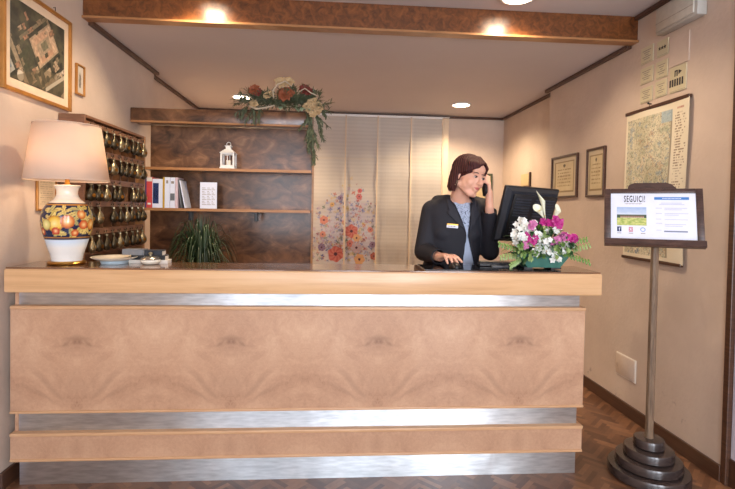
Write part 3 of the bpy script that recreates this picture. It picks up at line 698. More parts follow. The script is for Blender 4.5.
t, org, u_, v_ = wallframe('framed_aerial_photo', 'large gilt framed aerial photo of a villa on the left wall', 'picture', 1, XL, 2.42, 3.02, 1.915, 2.435, .018, .022, 'giltwood', None, 0, .045)
painted('photo_print', org, u_, v_, 190, 150, aerial, 'photo', t)
part('picture_hook', B().tube([(XL+.002, 2.86, 2.46), (XL+.012, 2.86, 2.462), (XL+.012, 2.86, 2.437)], .002, 6), 'iron', t)
def smallpic(u, v):
    d = math.hypot((u-.5)*1.4, (v-.5)); c = (196, 188, 178)
    if d < .34: c = mixc((226, 222, 214), (120, 110, 100), .5+.6*fbm(u*6, v*6, 3, 3))
    if abs(u-.5) < .1 and .2 < v < .7: c = (92, 84, 76)
    return c
t, org, u_, v_ = wallframe('small_gilt_picture', 'small upright picture in a gold frame right of the aerial photo', 'picture', 1, XL, 3.09, 3.19, 2.04, 2.225, .010, .016, 'giltwood', None, 0, .004)
painted('picture_print', org, u_, v_, 40, 60, smallpic, 'photo', t)
def notice(u, v):
    return (184, 164, 136) if (v*14) % 1 < .4 and .15 < u < .85 and .1 < v < .9 and fbm(u*20, v*14, 4, 2) > -.2 else (222, 202, 172)
t, org, u_, v_ = wallframe('small_framed_notice', 'small pale framed notice on the left wall behind the lamp', 'notice', 1, XL, 2.70, 2.885, 1.335, 1.52, .010, .014, 'giltwood', None, 0, 0)
painted('notice_print', org, u_, v_, 50, 50, notice, 'photo', t)
# ================================================================== FAR WALL
def curt(k):
    x0 = [-.239, .154, .54, .947][k]; x1 = [.154, .54, .947, 1.335][k]
    blooms = []
    rn = random.Random(5)
    pal = [(70, 80, 150), (150, 80, 90), (210, 180, 90), (120, 130, 190), (196, 90, 70), (90, 110, 90), (190, 160, 190), (225, 195, 130)]
    for _ in range(820):
        x = rn.gauss(.18, .28); z = .74+abs(rn.gauss(0, .50)); 
        if z > 1.78-1.0*abs(x-.2) or x > .66: continue
        blooms.append((x, z, rn.uniform(.007, .028), rn.choice(pal), rn.uniform(.3, .7), 0))
    for (x, z, r_, c) in [(.235, 1.10, .085, (196, 96, 90)), (.22, .95, .045, (200, 112, 106)), (.053, .82, .10, (192, 90, 84)), (-.098, 1.23, .055, (212, 138, 122)), (-.11, 1.06, .04, (214, 146, 130)), (.468, 1.12, .036, (204, 122, 112)), (.322, 1.52, .04, (190, 96, 104)), (.33, 1.59, .03, (206, 90, 96)), (.34, .76, .07, (222, 178, 110)), (.30, 1.02, .05, (226, 190, 130)), (.52, .80, .05, (176, 84, 70)), (.50, .94, .04, (120, 120, 170)), (-.12, .90, .05, (96, 104, 160)), (.10, 1.50, .035, (110, 124, 180)), (.0, 1.42, .03, (226, 200, 110)), (.3, .90, .07, (190, 190, 206))]:
        blooms.append((x, z, r_, c, 1, 1))
    W_ = x1-x0
    def fn(s_, t_):
        x = x0+W_*s_; z = .3+2.18*t_; c = (214, 206, 196)
        if abs(z-1.98) < .012: c = (214, 204, 190)
        if k > 1 or z < .66: 
            return (226, 218, 204) if s_ < .02 or s_ > .98 else c
        hz = max(0, 1-math.hypot((x-.2)/.50, (z-1.05)/.62)); c = mixc(c, (206, 202, 216), min(.85, hz*1.6))
        for (bx_, bz, r_, bc, al, kind) in blooms:
            dx, dz = x-bx_, z-bz
            if abs(dx) > r_*1.3 or abs(dz) > r_*1.3: continue
            d = math.hypot(dx, dz)/r_; an = math.atan2(dz, dx); edge = (.93+.07*math.cos(an*6+bx_*40)) if kind else (.75+.25*math.cos(an*4+bx_*40))
            if d < edge:
                if kind: c = mixc((96, 60, 76), mixc(bc, (226, 160, 146), .6*abs(math.sin(an*4+d*3))), 1 if d > .22 else 0)
                elif fbm(x*90, z*90, 7, 2) > -.25: c = mixc(c, bc, al)
        if s_ < .012 or s_ > .988: c = (226, 218, 206)
        return c
    o = painted('fabric', (x0+.004, 5.93, .3), (W_-.008, 0, 0), (0, 0, 2.18), 90 if k < 2 else 12, 380 if k < 2 else 30, fn, 'curtain', CT[k],
                warp=lambda s_, t_: Vector((0, .006*math.sin(t_*31+k)+.004*math.sin(s_*9+k), 0)))
    part('batten', B().box(x0+.006, x1-.006, 5.915, 5.935, 2.482, 2.50), 'white', CT[k])
    part('hem_bar', B().box(x0+.006, x1-.006, 5.92, 5.94, .285, .303), 'white', CT[k])
    part('side_seam', B().box(x1-.012, x1+.002, 5.905, 5.916, .3, 2.49), 'mount', CT[k])
    return o
CT = []
labs = ['leftmost sheer panel, printed with the left half of a wildflower bouquet', 'second sheer panel from the bookcase, printed with the right half of the bouquet', 'plain sheer panel right beside the flower printed ones', 'plain sheer panel just left of the woman, last of the row']
for k in range(4):
    CT.append(thing('panel_curtain', labs[k], 'curtain', ([-.042, .347, .743, 1.14][k], 5.93, .29), 'panel curtains on the far wall')); curt(k)
tag(part('curtain_rail', B().box(-.30, 1.41, 5.90, 5.955, 2.50, 2.506, .001), 'white'), 'thin white ceiling rail carrying the sheer panels', 'curtain rail')
tag(part('pull_cord_cover', B().box(1.338, 1.40, 5.90, 5.915, .3, 2.49, .002), 'mount'), 'pale vertical strip at the right edge of the sheer panels', 'cord cover')
t = thing('small_green_frame', 'small green framed print on the far wall behind the woman', 'picture', (1.9, 5.99, 1.5))
part('frame', B().box(1.72, 1.985, 5.975, 5.998, 1.50, 1.84, .003), plain('green_frame', s2l(70, 76, 52), .4), t)
part('print', B().box(1.75, 1.955, 5.972, 5.976, 1.53, 1.81), 'parch', t)
t = thing('wall_switch_card', 'small beige card with a dark edge on the recessed right wall', 'card', (2.11, 5.24, 1.66))
part('card', B().box(2.106, 2.118, 5.14, 5.37, 1.66, 1.79, .002), 'parch', t); part('dark_edge', B().box(2.10, 2.119, 5.112, 5.138, 1.65, 1.80, .002), 'framewood', t)
# ================================================================== RIGHT WALL
def diploma(seed, cols=1):
    def f(u, v):
        c = (214, 198, 160); c = mixc(c, (194, 174, 134), .5+.5*fbm(u*4, v*4, seed, 3))
        m_ = min(u, 1-u, v, 1-v)
        if m_ < .10: return (196, 180, 152)
        if m_ < .13: return (140, 118, 82)
        if math.hypot((u-.5)*.8, v-.78) < .04: return (90, 76, 56)
        if .22 < u < .78 and .2 < v < .7 and (v*12) % 1 < .35 and fbm(u*25, v*12, seed+2, 2) > -.1: return (150, 126, 90)
        return c
    return f
for nm, lab, y0, y1, z0, z1, sd in [('framed_diploma', 'wider dark framed certificate on the right wall, nearer the woman', 3.925, 4.40, 1.505, 1.875, 1), ('framed_diploma', 'narrower dark framed certificate just left of the wall map', 3.515, 3.775, 1.50, 1.88, 5)]:
    t, org, u_, v_ = wallframe(nm, lab, 'picture', -1, XR, y0, y1, z0, z1, .016, .022, 'framewood', None, 0, 0)
    painted('certificate', org, u_, v_, 70, 70, diploma(sd), 'photo', t)
def mapfn(u, v):
    if u > .76 or u < .035 or v < .03 or v > .955:
        if u > .80 and u < .96 and .10 < v < .93 and (v*62) % 1 < .45 and fbm(u*40, math.floor(v*62)*3.1, 9, 2) > -.15+(u-.8)*2: return (150, 130, 110)
        if .83 < u < .93 and .947 < v < .960 and (u*60) % 1 < .7: return (180, 124, 104)
        return (224, 214, 190)
    n = fbm(u*5, v*8, 2, 6); m_ = fbm(u*14, v*22, 6, 5); c = mixc((196, 190, 160), (216, 208, 180), .5+n)
    if abs((n*9) % 1-.5) < .10: c = mixc(c, (140, 132, 110), .5)
    if m_ > .28: c = mixc(c, (140, 150, 130), .4)
    if m_ < -.42: c = mixc(c, (130, 150, 165), .5)
    if abs(fbm(u*3.2, v*5, 12, 5)) < .022: c = mixc(c, (170, 124, 96), .4)
    if abs(fbm(u*4.2+3, v*6, 14, 5)) < .018: c = mixc(c, (90, 110, 140), .7)
    if fbm(u*60, v*100, 21, 2) > .36: c = mixc(c, (90, 80, 70), .5)
    if .74 < u < .76: c = (150, 140, 120)
    if u > .6 and v > .88: c = mixc(c, (150, 180, 200), .6)
    return c
t = thing('wall_map', 'large hanging paper map with an index column on the right wall', 'map', (XR-.01, 2.975, 1.08))
painted('map_sheet', (XR-.014, 3.252, 1.085), (0, -.590, 0), (0, 0, .965), 170, 250, mapfn, 'paint', t, warp=lambda s_, t_: Vector((-.006*math.sin(s_*5+t_*3)**2-.002, .012*math.sin(t_*5)*s_*s_, 0)))
part('top_rod', B().box(XR-.024, XR-.004, 2.655, 3.262, 2.044, 2.066, .003), 'framewood', t); part('bottom_rod', B().box(XR-.024, XR-.004, 2.68, 3.258, 1.072, 1.092, .003), 'framewood', t)
part('nail', B().tube([(XR, 3.02, 2.083), (XR-.02, 3.02, 2.083)], .004, 8).ell((XR-.02, 3.02, 2.086), .007).tube([(XR-.015, 3.02, 2.084), (XR-.012, 3.02, 2.062)], .002, 6), 'black', t)
# rating plaques
tiles = [(3.138, 3.003, 2.352, 2.470, 'upper left cream notice plate by the emergency light', 'lines'), (2.978, 2.862, 2.352, 2.462, 'upper notice plate marked with three black stars', 'stars'),
         (3.136, 3.000, 2.222, 2.335, 'middle row left cream notice plate', 'lines'), (2.982, 2.862, 2.217, 2.335, 'middle row right cream notice plate left of the barred plaque', 'lines'),
         (3.134, 3.000, 2.098, 2.205, 'lower left cream notice plate above the map', 'lines'), (2.982, 2.864, 2.102, 2.214, 'lower right cream notice plate above the map nail', 'lines'),
         (2.850, 2.700, 2.100, 2.262, 'larger plaque with an arrow sign and a row of black bars', 'bars')]
MT['lightbody'] = plain('aged_white_plastic', s2l(172, 168, 160), .4, var=.02)
MT['plate'] = plain('notice_plate', s2l(200, 190, 158), .4, var=.03)
X0 = XR-.007
for (ya, yb, z0, z1, lab, kind) in tiles:
    ya -= .006; yb += .006; z0 += .005; z1 -= .005
    t = thing('notice_plate', lab, 'plaque', (XR, (ya+yb)/2, z0), 'small plaques under the emergency light'); part('plate', B().box(X0, XR-.0005, yb, ya, z0, z1, .002), 'plate', t)
    part('border', B().box(X0-.0006, X0+.001, yb+.006, ya-.006, z0+.006, z0+.0085), 'greyink', t)
    w_, h_ = ya-yb, z1-z0; b = B()
    if kind == 'lines':
        for k in range(5):
            e = .02+.012*((k*5+len(lab)) % 3); b.box(X0-.001, X0+.001, yb+e, ya-e, z0+h_*(.24+k*.125), z0+h_*(.24+k*.125)+.005)
        part('lettering', b, 'greyink', t)
    elif kind == 'stars':
        for k in range(3):
            cy, cz = yb+w_*(.27+.23*k), z0+h_*.52; o_ = []
            for i in range(10): rr = .013 if i % 2 == 0 else .0058; a = math.pi/2+i*math.pi/5; o_.append((cy+rr*math.cos(a), cz+rr*math.sin(a)))
            b.prism(o_, X0-.0015, X0+.001, 'X')
        part('stars', b, 'ink', t)
    else:
        for k in range(6): y = yb+.022+k*.0205; b.box(X0-.001, X0+.001, y, y+.013, z0+.035, z0+.078)
        b.box(X0-.001, X0+.001, yb+.088, yb+.096, z0+.092, z0+.128).box(X0-.001, X0+.001, yb+.07, yb+.078, z0+.092, z0+.128).box(X0-.001, X0+.001, yb+.07, yb+.096, z0+.12, z0+.128)
        b.prism([(yb+.062, z0+.100), (yb+.062, z0+.128), (yb+.035, z0+.114)], X0-.001, X0+.001, 'X'); part('symbols', b, 'ink', t)
tag(part('blank_wall_panel', B().box(XR-.006, XR-.0005, 2.69, 2.855, 2.262, 2.44, .002), 'wall'), 'blank wall coloured access panel under the emergency light', 'panel')
t = thing('emergency_light', 'long white emergency light unit at the top of the right wall', 'emergency light', (XR, 2.73, 2.47))
part('housing', B().box(XR-.060, XR-.001, 2.565, 2.912, 2.475, 2.635, .008), 'lightbody', t, 'auto'); part('diffuser', B().box(XR-.070, XR-.059, 2.585, 2.90, 2.49, 2.62, .005), plain('frosted_diffuser', s2l(184, 178, 166), .35), t, 'auto')
part('divider_line', B().box(XR-.0712, XR-.069, 2.585, 2.90, 2.535, 2.538), 'greyink', t)
t = thing('blank_cover_plate', 'blank square cover plate low on the right wall', 'cover plate', (XR, 3.2, .25))
part('plate', B().box(XR-.010, XR-.0005, 3.095, 3.305, .255, .395, .003), 'wall', t, 'auto'); part('rim', B().box(XR-.006, XR-.0004, 3.088, 3.312, .248, .402, .002), 'paper', t)
# ================================================================== SIGN STAND
SX, SY = 1.685, 2.44
t = thing('sign_stand', 'dark wooden pedestal with a tilted notice board beside the counter', 'sign stand', (SX, SY, 0))
z = 0
for k, (r_, h_) in enumerate(((.196, .052), (.160, .05), (.120, .05), (.074, .05))):
    part('base_tier', B().lathe([(r_-.012, z), (r_, z+.008), (r_, z+h_-.010), (r_-.004, z+h_-.002), (r_-.012, z+h_), (.001, z+h_)], (SX, SY, 0), 48), 'basewood', t, 'auto'); z += h_
part('pole', B().lathe([(.022, z), (.020, z+.02), (.019, 1.0), (.0185, 1.36), (.001, 1.36)], (SX, SY, 0), 10), 'polewood', t, 'auto')
# board: local frame u (right), v (up the slope), n (towards the viewer)
yw = math.radians(-27); til = math.radians(17); roll = math.radians(0.4)
Rb = Matrix.Rotation(yw, 3, 'Z') @ Matrix.Rotation(-til, 3, 'X') @ Matrix.Rotation(-roll, 3, 'Y')
BC = Vector((1.628, 2.385, 1.360)); bu, bv = Rb @ Vector((1, 0, 0)), Rb @ Vector((0, 0, 1)); bn = -(Rb @ Vector((0, 1, 0)))
def BP(b_): return b_.xf(Matrix.Translation(BC) @ Rb.to_4x4())
HW, HH = .221, .153
bd = part('board', BP(B().box(-HW, HW, .0, .016, -HH, HH, .003)), 'signwood', t, 'auto')
fr = B()
for q in ((-HW, -HW+.030, -HH, HH), (HW-.030, HW, -HH, HH), (-HW+.03, HW-.03, HH-.024, HH)): fr.box(q[0], q[1], -.010, .001, q[2], q[3], .003)
part('frame', BP(fr), 'signwood', t, 'auto')
part('ledge', BP(B().prism([(-.040, -HH+.004), (-.036, -HH+.030), (-.032, -HH+.030), (-.028, -HH+.012), (.0, -HH+.012), (0, -HH-.004), (-.034, -HH-.004)], -HW, HW, 'X')), 'signwood', t, 'auto')
part('crest', BP(B().prism([(-.112, HH-.001), (-.108, HH+.016), (-.098, HH+.026), (-.078, HH+.033), (.066, HH+.033), (.086, HH+.026), (.098, HH+.014), (.112, HH-.001)], -.004, .014, 'Y')), 'signwood', t, 'auto')
part('neck_bracket', BP(B().box(.0, .08, .016, .04, -.10, .06, .004)), 'signwood', t)
PX0, PX1, PZ0, PZ1 = -HW+.031, HW-.031, -HH+.022, HH-.025
sheet = part('notice_sheet', BP(B().box(PX0, PX1, -.0035, -.0005, PZ0, PZ1)), 'paperwhite', t, label='white printed notice sheet')
SHEETP = sheet
KX = .76
def on_sheet(x, z_, d=.0042): return BC + bu*x*KX + bv*z_ + bn*d
def rect(x0, x1, z0, z1, d0=.0034, d1=.0046): return BP(B().box(x0*KX, x1*KX, -d1, -d0, z0, z1))
text('lettering', 'SEGUICI!', .048, on_sheet(-.170, .082), bu, bv, 'ink', sheet, .0004, .44, off=.0007)
b = B()
for k in range(16): q = rect(-.165+k*.0066, -.160+k*.0066, .070+.002*(k % 3 == 0), .0735); b.add(q.v, q.f)
part('printed_lines', b, 'greyink', sheet)
def land(u, v):
    if v > .58: return mixc((206, 216, 230), (150, 176, 214), (v-.58)*2.2+.3*fbm(u*4, v*6, 3, 3))
    if v > .40:
        if .12 < u < .92 and v < .53 and fbm(math.floor(u*26), 3, 1, 1) > -.1 and (u*26) % 1 < .7: return (196, 170, 150) if v < .47 else (150, 96, 80)
        return mixc((46, 66, 50), (70, 96, 70), fbm(u*30, v*30, 2, 3)+.5)
    return mixc((150, 170, 84), (206, 206, 128), .5+fbm(u*8, v*14, 5, 4))
painted('landscape_photo', on_sheet(-.213, -.045), bu*.135, bv*.098, 90, 50, land, 'photo', sheet)
part('social_icon', rect(-.212, -.186, -.078, -.052), 'bknavy', sheet, label='blue square with a white f'); text('lettering', 'f', .026, on_sheet(-.203, -.075, .0048), bu, bv, 'paperwhite', sheet, .0003, 1.1)
ic = rect(-.141, -.138, -.078, -.054); [ic.add(q.v, q.f) for q in (rect(-.121, -.118, -.078, -.054), rect(-.141, -.118, -.078, -.075), rect(-.141, -.118, -.057, -.054))]
ring = B().tube([(-.0984+.0048*math.cos(a*math.pi/8), -.004, -.066+.006*math.sin(a*math.pi/8)) for a in range(17)], .0012, 5); ic.add(BP(ring).v, ring.f)
part('social_icon', ic, 'redink', sheet, label='pink camera outline icon')
ring = BP(B().tube([(-.044+.010*math.cos(a*math.pi/8), -.004, -.066+.010*math.sin(a*math.pi/8)) for a in range(17)], .0014, 5)); part('social_icon', ring, 'blueink', sheet, label='blue speech bubble icon')
b = B()
for x in (-.212, -.142, -.07): q = rect(x, x+.026, -.088, -.085); b.add(q.v, q.f)
part('printed_lines', b, 'greyink', sheet)
part('header_bar', rect(.012, .212, .094, .108), 'blueink', sheet, label='blue title bar')
b = B()
for k in range(14): q = rect(.060+k*.0078, .0655+k*.0078, .099, .103, .0045, .0052); b.add(q.v, q.f)
part('printed_lines', b, 'paperwhite', sheet)
MT['paleink'] = plain('pale_ink', s2l(184, 186, 204), .6)
b = B(); 
for z_, x0, x1 in ((.075, .05, .17), (.068, .04, .185), (.048, .02, .055), (.048, .07, .20), (.040, .07, .17), (.020, .02, .055), (.020, .07, .205), (.012, .07, .15), (-.010, .02, .05), (-.012, .07, .20), (-.032, .02, .055), (-.037, .07, .19), (-.046, .07, .17), (-.068, .02, .05)):
    q = rect(x0, x1, z_, z_+.0022); b.add(q.v, q.f)
part('printed_lines', b, 'paleink', sheet); part('printed_bar', rect(.065, .198, -.076, -.069), plain('grey_bar', s2l(120, 128, 150), .6), sheet)
# ================================================================== THINGS ON THE COUNTER, LEFT
px, py = -1.105, 2.585
t = thing('footed_plate', 'cream plate on a pale blue foot beside the lamp', 'plate', (px, py, ZT))
part('foot', B().lathe([(.055, .0003), (.062, .001), (.066, .012), (.070, .018), (.001, .018)], (px, py, ZT), 36), plain('pale_blue_ceramic', s2l(186, 206, 216), .2), t, 'auto')
part('dish', B().lathe([(.06, .016), (.085, .022), (.108, .032), (.111, .035), (.106, .036), (.08, .027), (.001, .024)], (px, py, ZT), 40), 'cream', t, 'auto')
t = thing('glass_bowl', 'small cut glass bowl with cream base in front of the papers', 'bowl', (-.922, 2.575, ZT))
part('bowl_base', B().lathe([(.026, .0003), (.040, .003), (.049, .014), (.047, .024), (.001, .024)], (-.922, 2.575, ZT), 28), 'cream', t, 'auto')
part('lid', B().lathe([(.046, .024), (.050, .027), (.044, .034), (.024, .041), (.001, .043)], (-.922, 2.575, ZT), 28), plain('dull_pewter', s2l(150, 146, 140), .25, .8), t, 'auto'); part('lid_knob', B().lathe([(.005, .042), (.005, .048), (.011, .053), (.009, .060), (.001, .063)], (-.922, 2.575, ZT), 14), 'brasslight', t, 'auto')
def paper(lab, x0, x1, y0, y1, z0, z1, mt, rot, nm='magazine'):
    c = ((x0+x1)/2, (y0+y1)/2, z0); t = thing(nm, lab, 'magazine' if nm == 'magazine' else 'papers', c, None)
    part('cover', B().box(x0, x1, y0, y1, z0+(z1-z0)*.8, z1, .0006), mt, t); part('spine', B().box(x0, x1, y0-.0006, y0+.0012, z0+.0002, z1), mt, t); part('pages', B().box(x0+.002, x1-.002, y0+.0012, y1-.002, z0+.0002, z0+(z1-z0)*.8), 'paper', t); t.rotation_euler[2] = rot
paper('bottom wide stack of cream papers behind the small bowl', -1.04, -.845, 2.60, 2.668, ZT, ZT+.018, 'paper', 0, 'paper_stack')
paper('dark bound folder lying on the cream papers', -1.03, -.86, 2.605, 2.668, ZT+.0185, ZT+.042, 'black', 0)
paper('black covered magazine on the dark folder, at its right', -.965, -.875, 2.605, 2.668, ZT+.0425, ZT+.068, 'blackmatte', 0)
paper('grey glossy magazine at the top left of the stack', -1.075, -.968, 2.605, 2.668, ZT+.0425, ZT+.072, 'bkgrey', 0)
# mouse and small black things on the mat
ZM = ZT+.004
t = thing('computer_mouse', 'black computer mouse under the woman\'s hand', 'mouse', (.655, 2.540, ZM))
part('shell', B().ell((.650, 2.535, ZM+.0015), (.030, .052, .026), nu=24, nv=14).xf(Matrix.Identity(4)), 'black', t, True)
t = thing('black_keyboard', 'black keyboard and tray lying on the mat near the planter', 'keyboard', (.93, 2.60, ZM))
part('tray', B().box(.80, 1.02, 2.59, 2.652, ZM+.0002, ZM+.014, .004), 'black', t); b = B()
for i in range(12):
    for j in range(3): b.box(.806+i*.0175, .820+i*.0175, 2.596+j*.018, 2.610+j*.018, ZM+.014, ZM+.019)
part('keys', b, 'blackmatte', t)
tag(part('brochure', B().box(.86, .95, 2.56, 2.585, ZM+.0002, ZM+.006, .001), 'bkgrey'), 'thin grey leaflet lying in front of the keyboard', 'leaflet')
# ================================================================== MONITOR
MC = Vector((1.130, 2.775, 1.358)); 
Rm = Matrix.Rotation(math.radians(18), 3, 'Z') @ Matrix.Rotation(math.radians(17), 3, 'X') @ Matrix.Rotation(math.radians(2.0), 3, 'Y')
def MP(b_): return b_.xf(Matrix.Translation(MC) @ Rm.to_4x4())
t = thing('computer_monitor', 'black flat computer monitor seen from behind, before the woman', 'monitor', (1.15, 2.87, 1.055))
part('bezel', MP(B().box(-.192, .192, .0, .022, -.165, .165, .006)), 'black', t, 'auto')
bk = part('back_shell', MP(B().add([(-.186, 0, -.158), (.186, 0, -.158), (.186, 0, .158), (-.186, 0, .158), (-.165, -.022, -.142), (.165, -.022, -.142), (.165, -.022, .142), (-.165, -.022, .142)],
     [(0, 1, 5, 4), (1, 2, 6, 5), (2, 3, 7, 6), (3, 0, 4, 7), (4, 5, 6, 7), (0, 3, 2, 1)])), 'blackmatte', t)
part('raised_panel', MP(B().box(-.150, .160, -.036, -.020, -.135, .125, .004)), 'black', bk, 'auto')
b = B()
for k in range(7): b.box(-.135, -.03, -.041, -.035, .0+k*.016, .008+k*.016); b.box(.0, .14, -.041, -.035, .0+k*.016, .008+k*.016)
for k in range(5): b.box(-.135, -.05, -.041, -.035, -.105+k*.016, -.097+k*.016); b.box(.06, .14, -.041, -.035, -.105+k*.016, -.097+k*.016)
part('vent_ribs', MP(b), 'ribs', bk); part('screen', MP(B().box(-.175, .175, .0215, .0225, -.145, .15)), plain('monitor_screen', s2l(30, 40, 60), .1), t)
part('stand_neck', B().box(1.12, 1.19, 2.86, 2.885, 1.07, 1.34, .006), 'black', t)
part('stand_foot', B().lathe([(.10, 0), (.11, .004), (.10, .012), (.03, .018), (.001, .018)], (1.155, 2.86, 1.0552), 32), 'black', t, 'auto')
# ================================================================== FLOWER ARRANGEMENT
def petal_bloom(b_, c, n, r_, np_=6, cup=.5, w_=.75, rn=random):
    c = Vector(c); n = Vector(n).normalized(); a = n.orthogonal().normalized(); q = n.cross(a); ph = rn.uniform(0, 6)
    for k in range(np_):
        t_ = ph+2*math.pi*k/np_; d = (a*math.cos(t_)+q*math.sin(t_))
        b_.leaf(c, (d*(1-cup*.5)+n*cup), r_*rn.uniform(.85, 1.1), r_*w_, .5, n, 4, .35)
    return b_
fx, fy = 1.112, 2.535
t = thing('flower_arrangement', 'white and magenta flower arrangement in a teal oblong planter', 'flower arrangement', (fx, fy, ZM))
pl = B(); n_ = 4
o0 = [(-.088, -.045), (.088, -.045), (.088, .045), (-.088, .045)]; o1 = [(-.135, -.062), (.135, -.062), (.135, .062), (-.135, .062)]; o2 = [(-.125, -.053), (.125, -.053), (.125, .053), (-.125, .053)]
pl.add([(fx+a, fy+c, ZM+.008) for a, c in o0]+[(fx+a, fy+c, ZM+.075) for a, c in o1]+[(fx+a, fy+c, ZM+.075) for a, c in o2]+[(fx+a*.7, fy+c*.7, ZM+.05) for a, c in o2],
       [(3, 2, 1, 0)]+[(i, (i+1) % 4, (i+1) % 4+4, i+4) for i in range(4)]+[(i+4, (i+1) % 4+4, (i+1) % 4+8, i+8) for i in range(4)]+[(i+8, (i+1) % 4+8, (i+1) % 4+12, i+12) for i in range(4)]+[(12, 13, 14, 15)])
po = part('planter', pl, 'teal', t); part('planter_foot', B().box(fx-.105, fx-.06, fy-.045, fy+.045, ZM, ZM+.0085).box(fx+.04, fx+.095, fy-.045, fy+.045, ZM, ZM+.0085), 'black', po)
part('planter_rim', B().tube([(fx-.137, fy-.063, ZM+.076), (fx+.137, fy-.063, ZM+.076), (fx+.137, fy+.063, ZM+.076), (fx-.137, fy+.063, ZM+.076), (fx-.137, fy-.063, ZM+.076)], .004, 6), 'teal', po)
def FP(ix, iz, dy=0): return Vector((fx+ix, fy+dy, ZM+iz))
rn = random.Random(21)
# leaves
for nm, mt, cnt, L0, L1, ww in (('foliage', 'leafdeep', 90, .05, .10, .030), ('foliage', 'leaf', 110, .04, .085, .024), ('foliage', 'leafpale', 70, .03, .06, .022)):
    b = B()
    for _ in range(cnt):
        a = rn.uniform(0, 2*math.pi); e = rn.uniform(-.15, 1.3); d = Vector((math.cos(a)*math.cos(e)*1.25, math.sin(a)*math.cos(e)*.7, math.sin(e)))
        base_ = FP(0, .09)+Vector((d.x*.11, d.y*.06, d.z*.10))*rn.uniform(.4, 1.15)
        b.leaf(base_, d+Vector((rn.uniform(-.4, .4), rn.uniform(-.4, .4), rn.uniform(-.3, .3))), rn.uniform(L0, L1), ww*rn.uniform(.7, 1.3), rn.uniform(.2, .9))
    o = part(nm, b, mt, t); o['kind'] = 'stuff'
for nm, x, z, dx, dz in (('leaf_sprig', .15, .10, .09, .03), ('leaf_sprig', .15, .07, .09, -.03), ('leaf_sprig', -.14, .10, -.10, .03), ('leaf_sprig', -.13, .07, -.10, -.01), ('leaf_sprig', .14, .14, .085, .02), ('leaf_sprig', -.12, .05, -.06, -.035)):
    b = B(); p0 = FP(x, z, -.03); p1 = FP(x+dx, z+dz, -.05); b.tube([p0-Vector((x*.6, 0, 0)), p0, p1], .002, 5)
    for k in range(7):
        p = p0.lerp(p1, k/6); 
        for s_ in (-1, 1): b.leaf(p, Vector((dx*3, s_*.4, s_*.8+rn.uniform(-.3, .3))), rn.uniform(.016, .024), .012, .4, (0, -1, .3))
    part(nm, b, 'leafpale' if rn.random() < .4 else 'leaf', t)
for k in range(40):
    b = B(); x = rn.uniform(-.16, .15); z = rn.uniform(.075, .24-abs(x)*.5); p = FP(x, z, -.085)
    for q_ in range(5): b.leaf(p+Vector((rn.uniform(-.01, .01), 0, rn.uniform(-.01, .01))), (rn.uniform(-1, 1), -.6, rn.uniform(-1, 1)), rn.uniform(.022, .04), .015, .5)
    part('front_leaf', b, ('leafdeep', 'leaf', 'leafpale')[k % 3], t)
# white blooms
whites = [(-.155, .135), (-.135, .165), (-.115, .205), (-.085, .19), (-.07, .225), (-.13, .11), (-.10, .13), (-.045, .155), (-.02, .14), (-.065, .165), (-.16, .17), (-.045, .10), (-.06, .08), (.04, .075), (.055, .055), (.03, .09), (.06, .19), (.085, .12), (.105, .105), (.12, .12), (.10, .155), (.02, .20), (.08, .085), (-.005, .115), (-.145, .21), (-.125, .235), (.0, .085)]
for (x, z) in whites:
    b = B(); c = FP(x, z+.012, -.04-.05*rn.random())
    for k in range(5):
        cc = c+Vector((rn.uniform(-.020, .020), rn.uniform(-.018, .018), rn.uniform(-.018, .018)))
        petal_bloom(b, cc, (rn.uniform(-.6, .6)+x*2, -1, rn.uniform(-.1, .9)),   .020, 5, .6, .8, rn)
    part('white_bloom', b, 'petalwhite', t)
mags = [(-.008, .238, 3, 'petalmag'), (.022, .245, 3, 'petalmag'), (.065, .235, 2, 'petalmag'), (-.105, .165, 3, 'petalmag'), (-.085, .15, 3, 'petalmag'), (.145, .155, 3, 'petalmag'), (.13, .162, 2, 'petalmag'), (.055, .15, 3, 'petalpink'), (.075, .17, 3, 'petalpink'), (-.085, .225, 2, 'petalpink'), (-.115, .12, 2, 'petalpink'), (.10, .16, 2, 'petalmag'), (.045, .235, 2, 'petalmag')]
for (x, z, k_, mt) in mags:
    b = B()
    for k in range(k_):
        cc = FP(x+rn.uniform(-.016, .016), z+.008+rn.uniform(-.012, .012), -.075-.02*rn.random())
        petal_bloom(b, cc, (rn.uniform(-.5, .5), -1, rn.uniform(-.2, .5)), .025, 5, .35, .9, rn); b.ell(cc+Vector((0, -.006, 0)), .004, None, 8, 6)
    part('orchid_bloom' if mt == 'petalmag' else 'mauve_bloom', b, mt, t)
# calla lilies: rolled trumpet with a pointed lip, on a stem
def calla(p, d, L_, r_, face):
    p = Vector(p); d = Vector(d).normalized(); f = Vector(face).normalized(); sd = d.cross(f).normalized(); f = sd.cross(d); b = B(); n = 16; m_ = 9
    for i in range(m_+1):
        s_ = i/m_
        for j in range(n):
            a = 2*math.pi*j/n; rr = r_*(.12+.9*s_**1.7); back = (1+math.cos(a))/2
            b.v.append(p+d*(L_*s_*(.62+.38*back**1.5))+(sd*math.sin(a)*rr)-(f*math.cos(a)*rr*.8))
    for i in range(m_):
        for j in range(n): b.f.append((i*n+j, i*n+(j+1) % n, (i+1)*n+(j+1) % n, (i+1)*n+j))
    o = part('calla_bloom', b, 'calla', t, True); part('spadix', B().capsule(p+d*L_*.15, p+d*L_*.6, .004, .003, 8), plain('spadix_yellow', s2l(214, 180, 60), .5), o)
    part('stem', B().tube([p+d*.004, p-d*.03-Vector((0, 0, .03)), FP(0, .09)], [.005, .005, .005], 8), 'leaf', o, True)
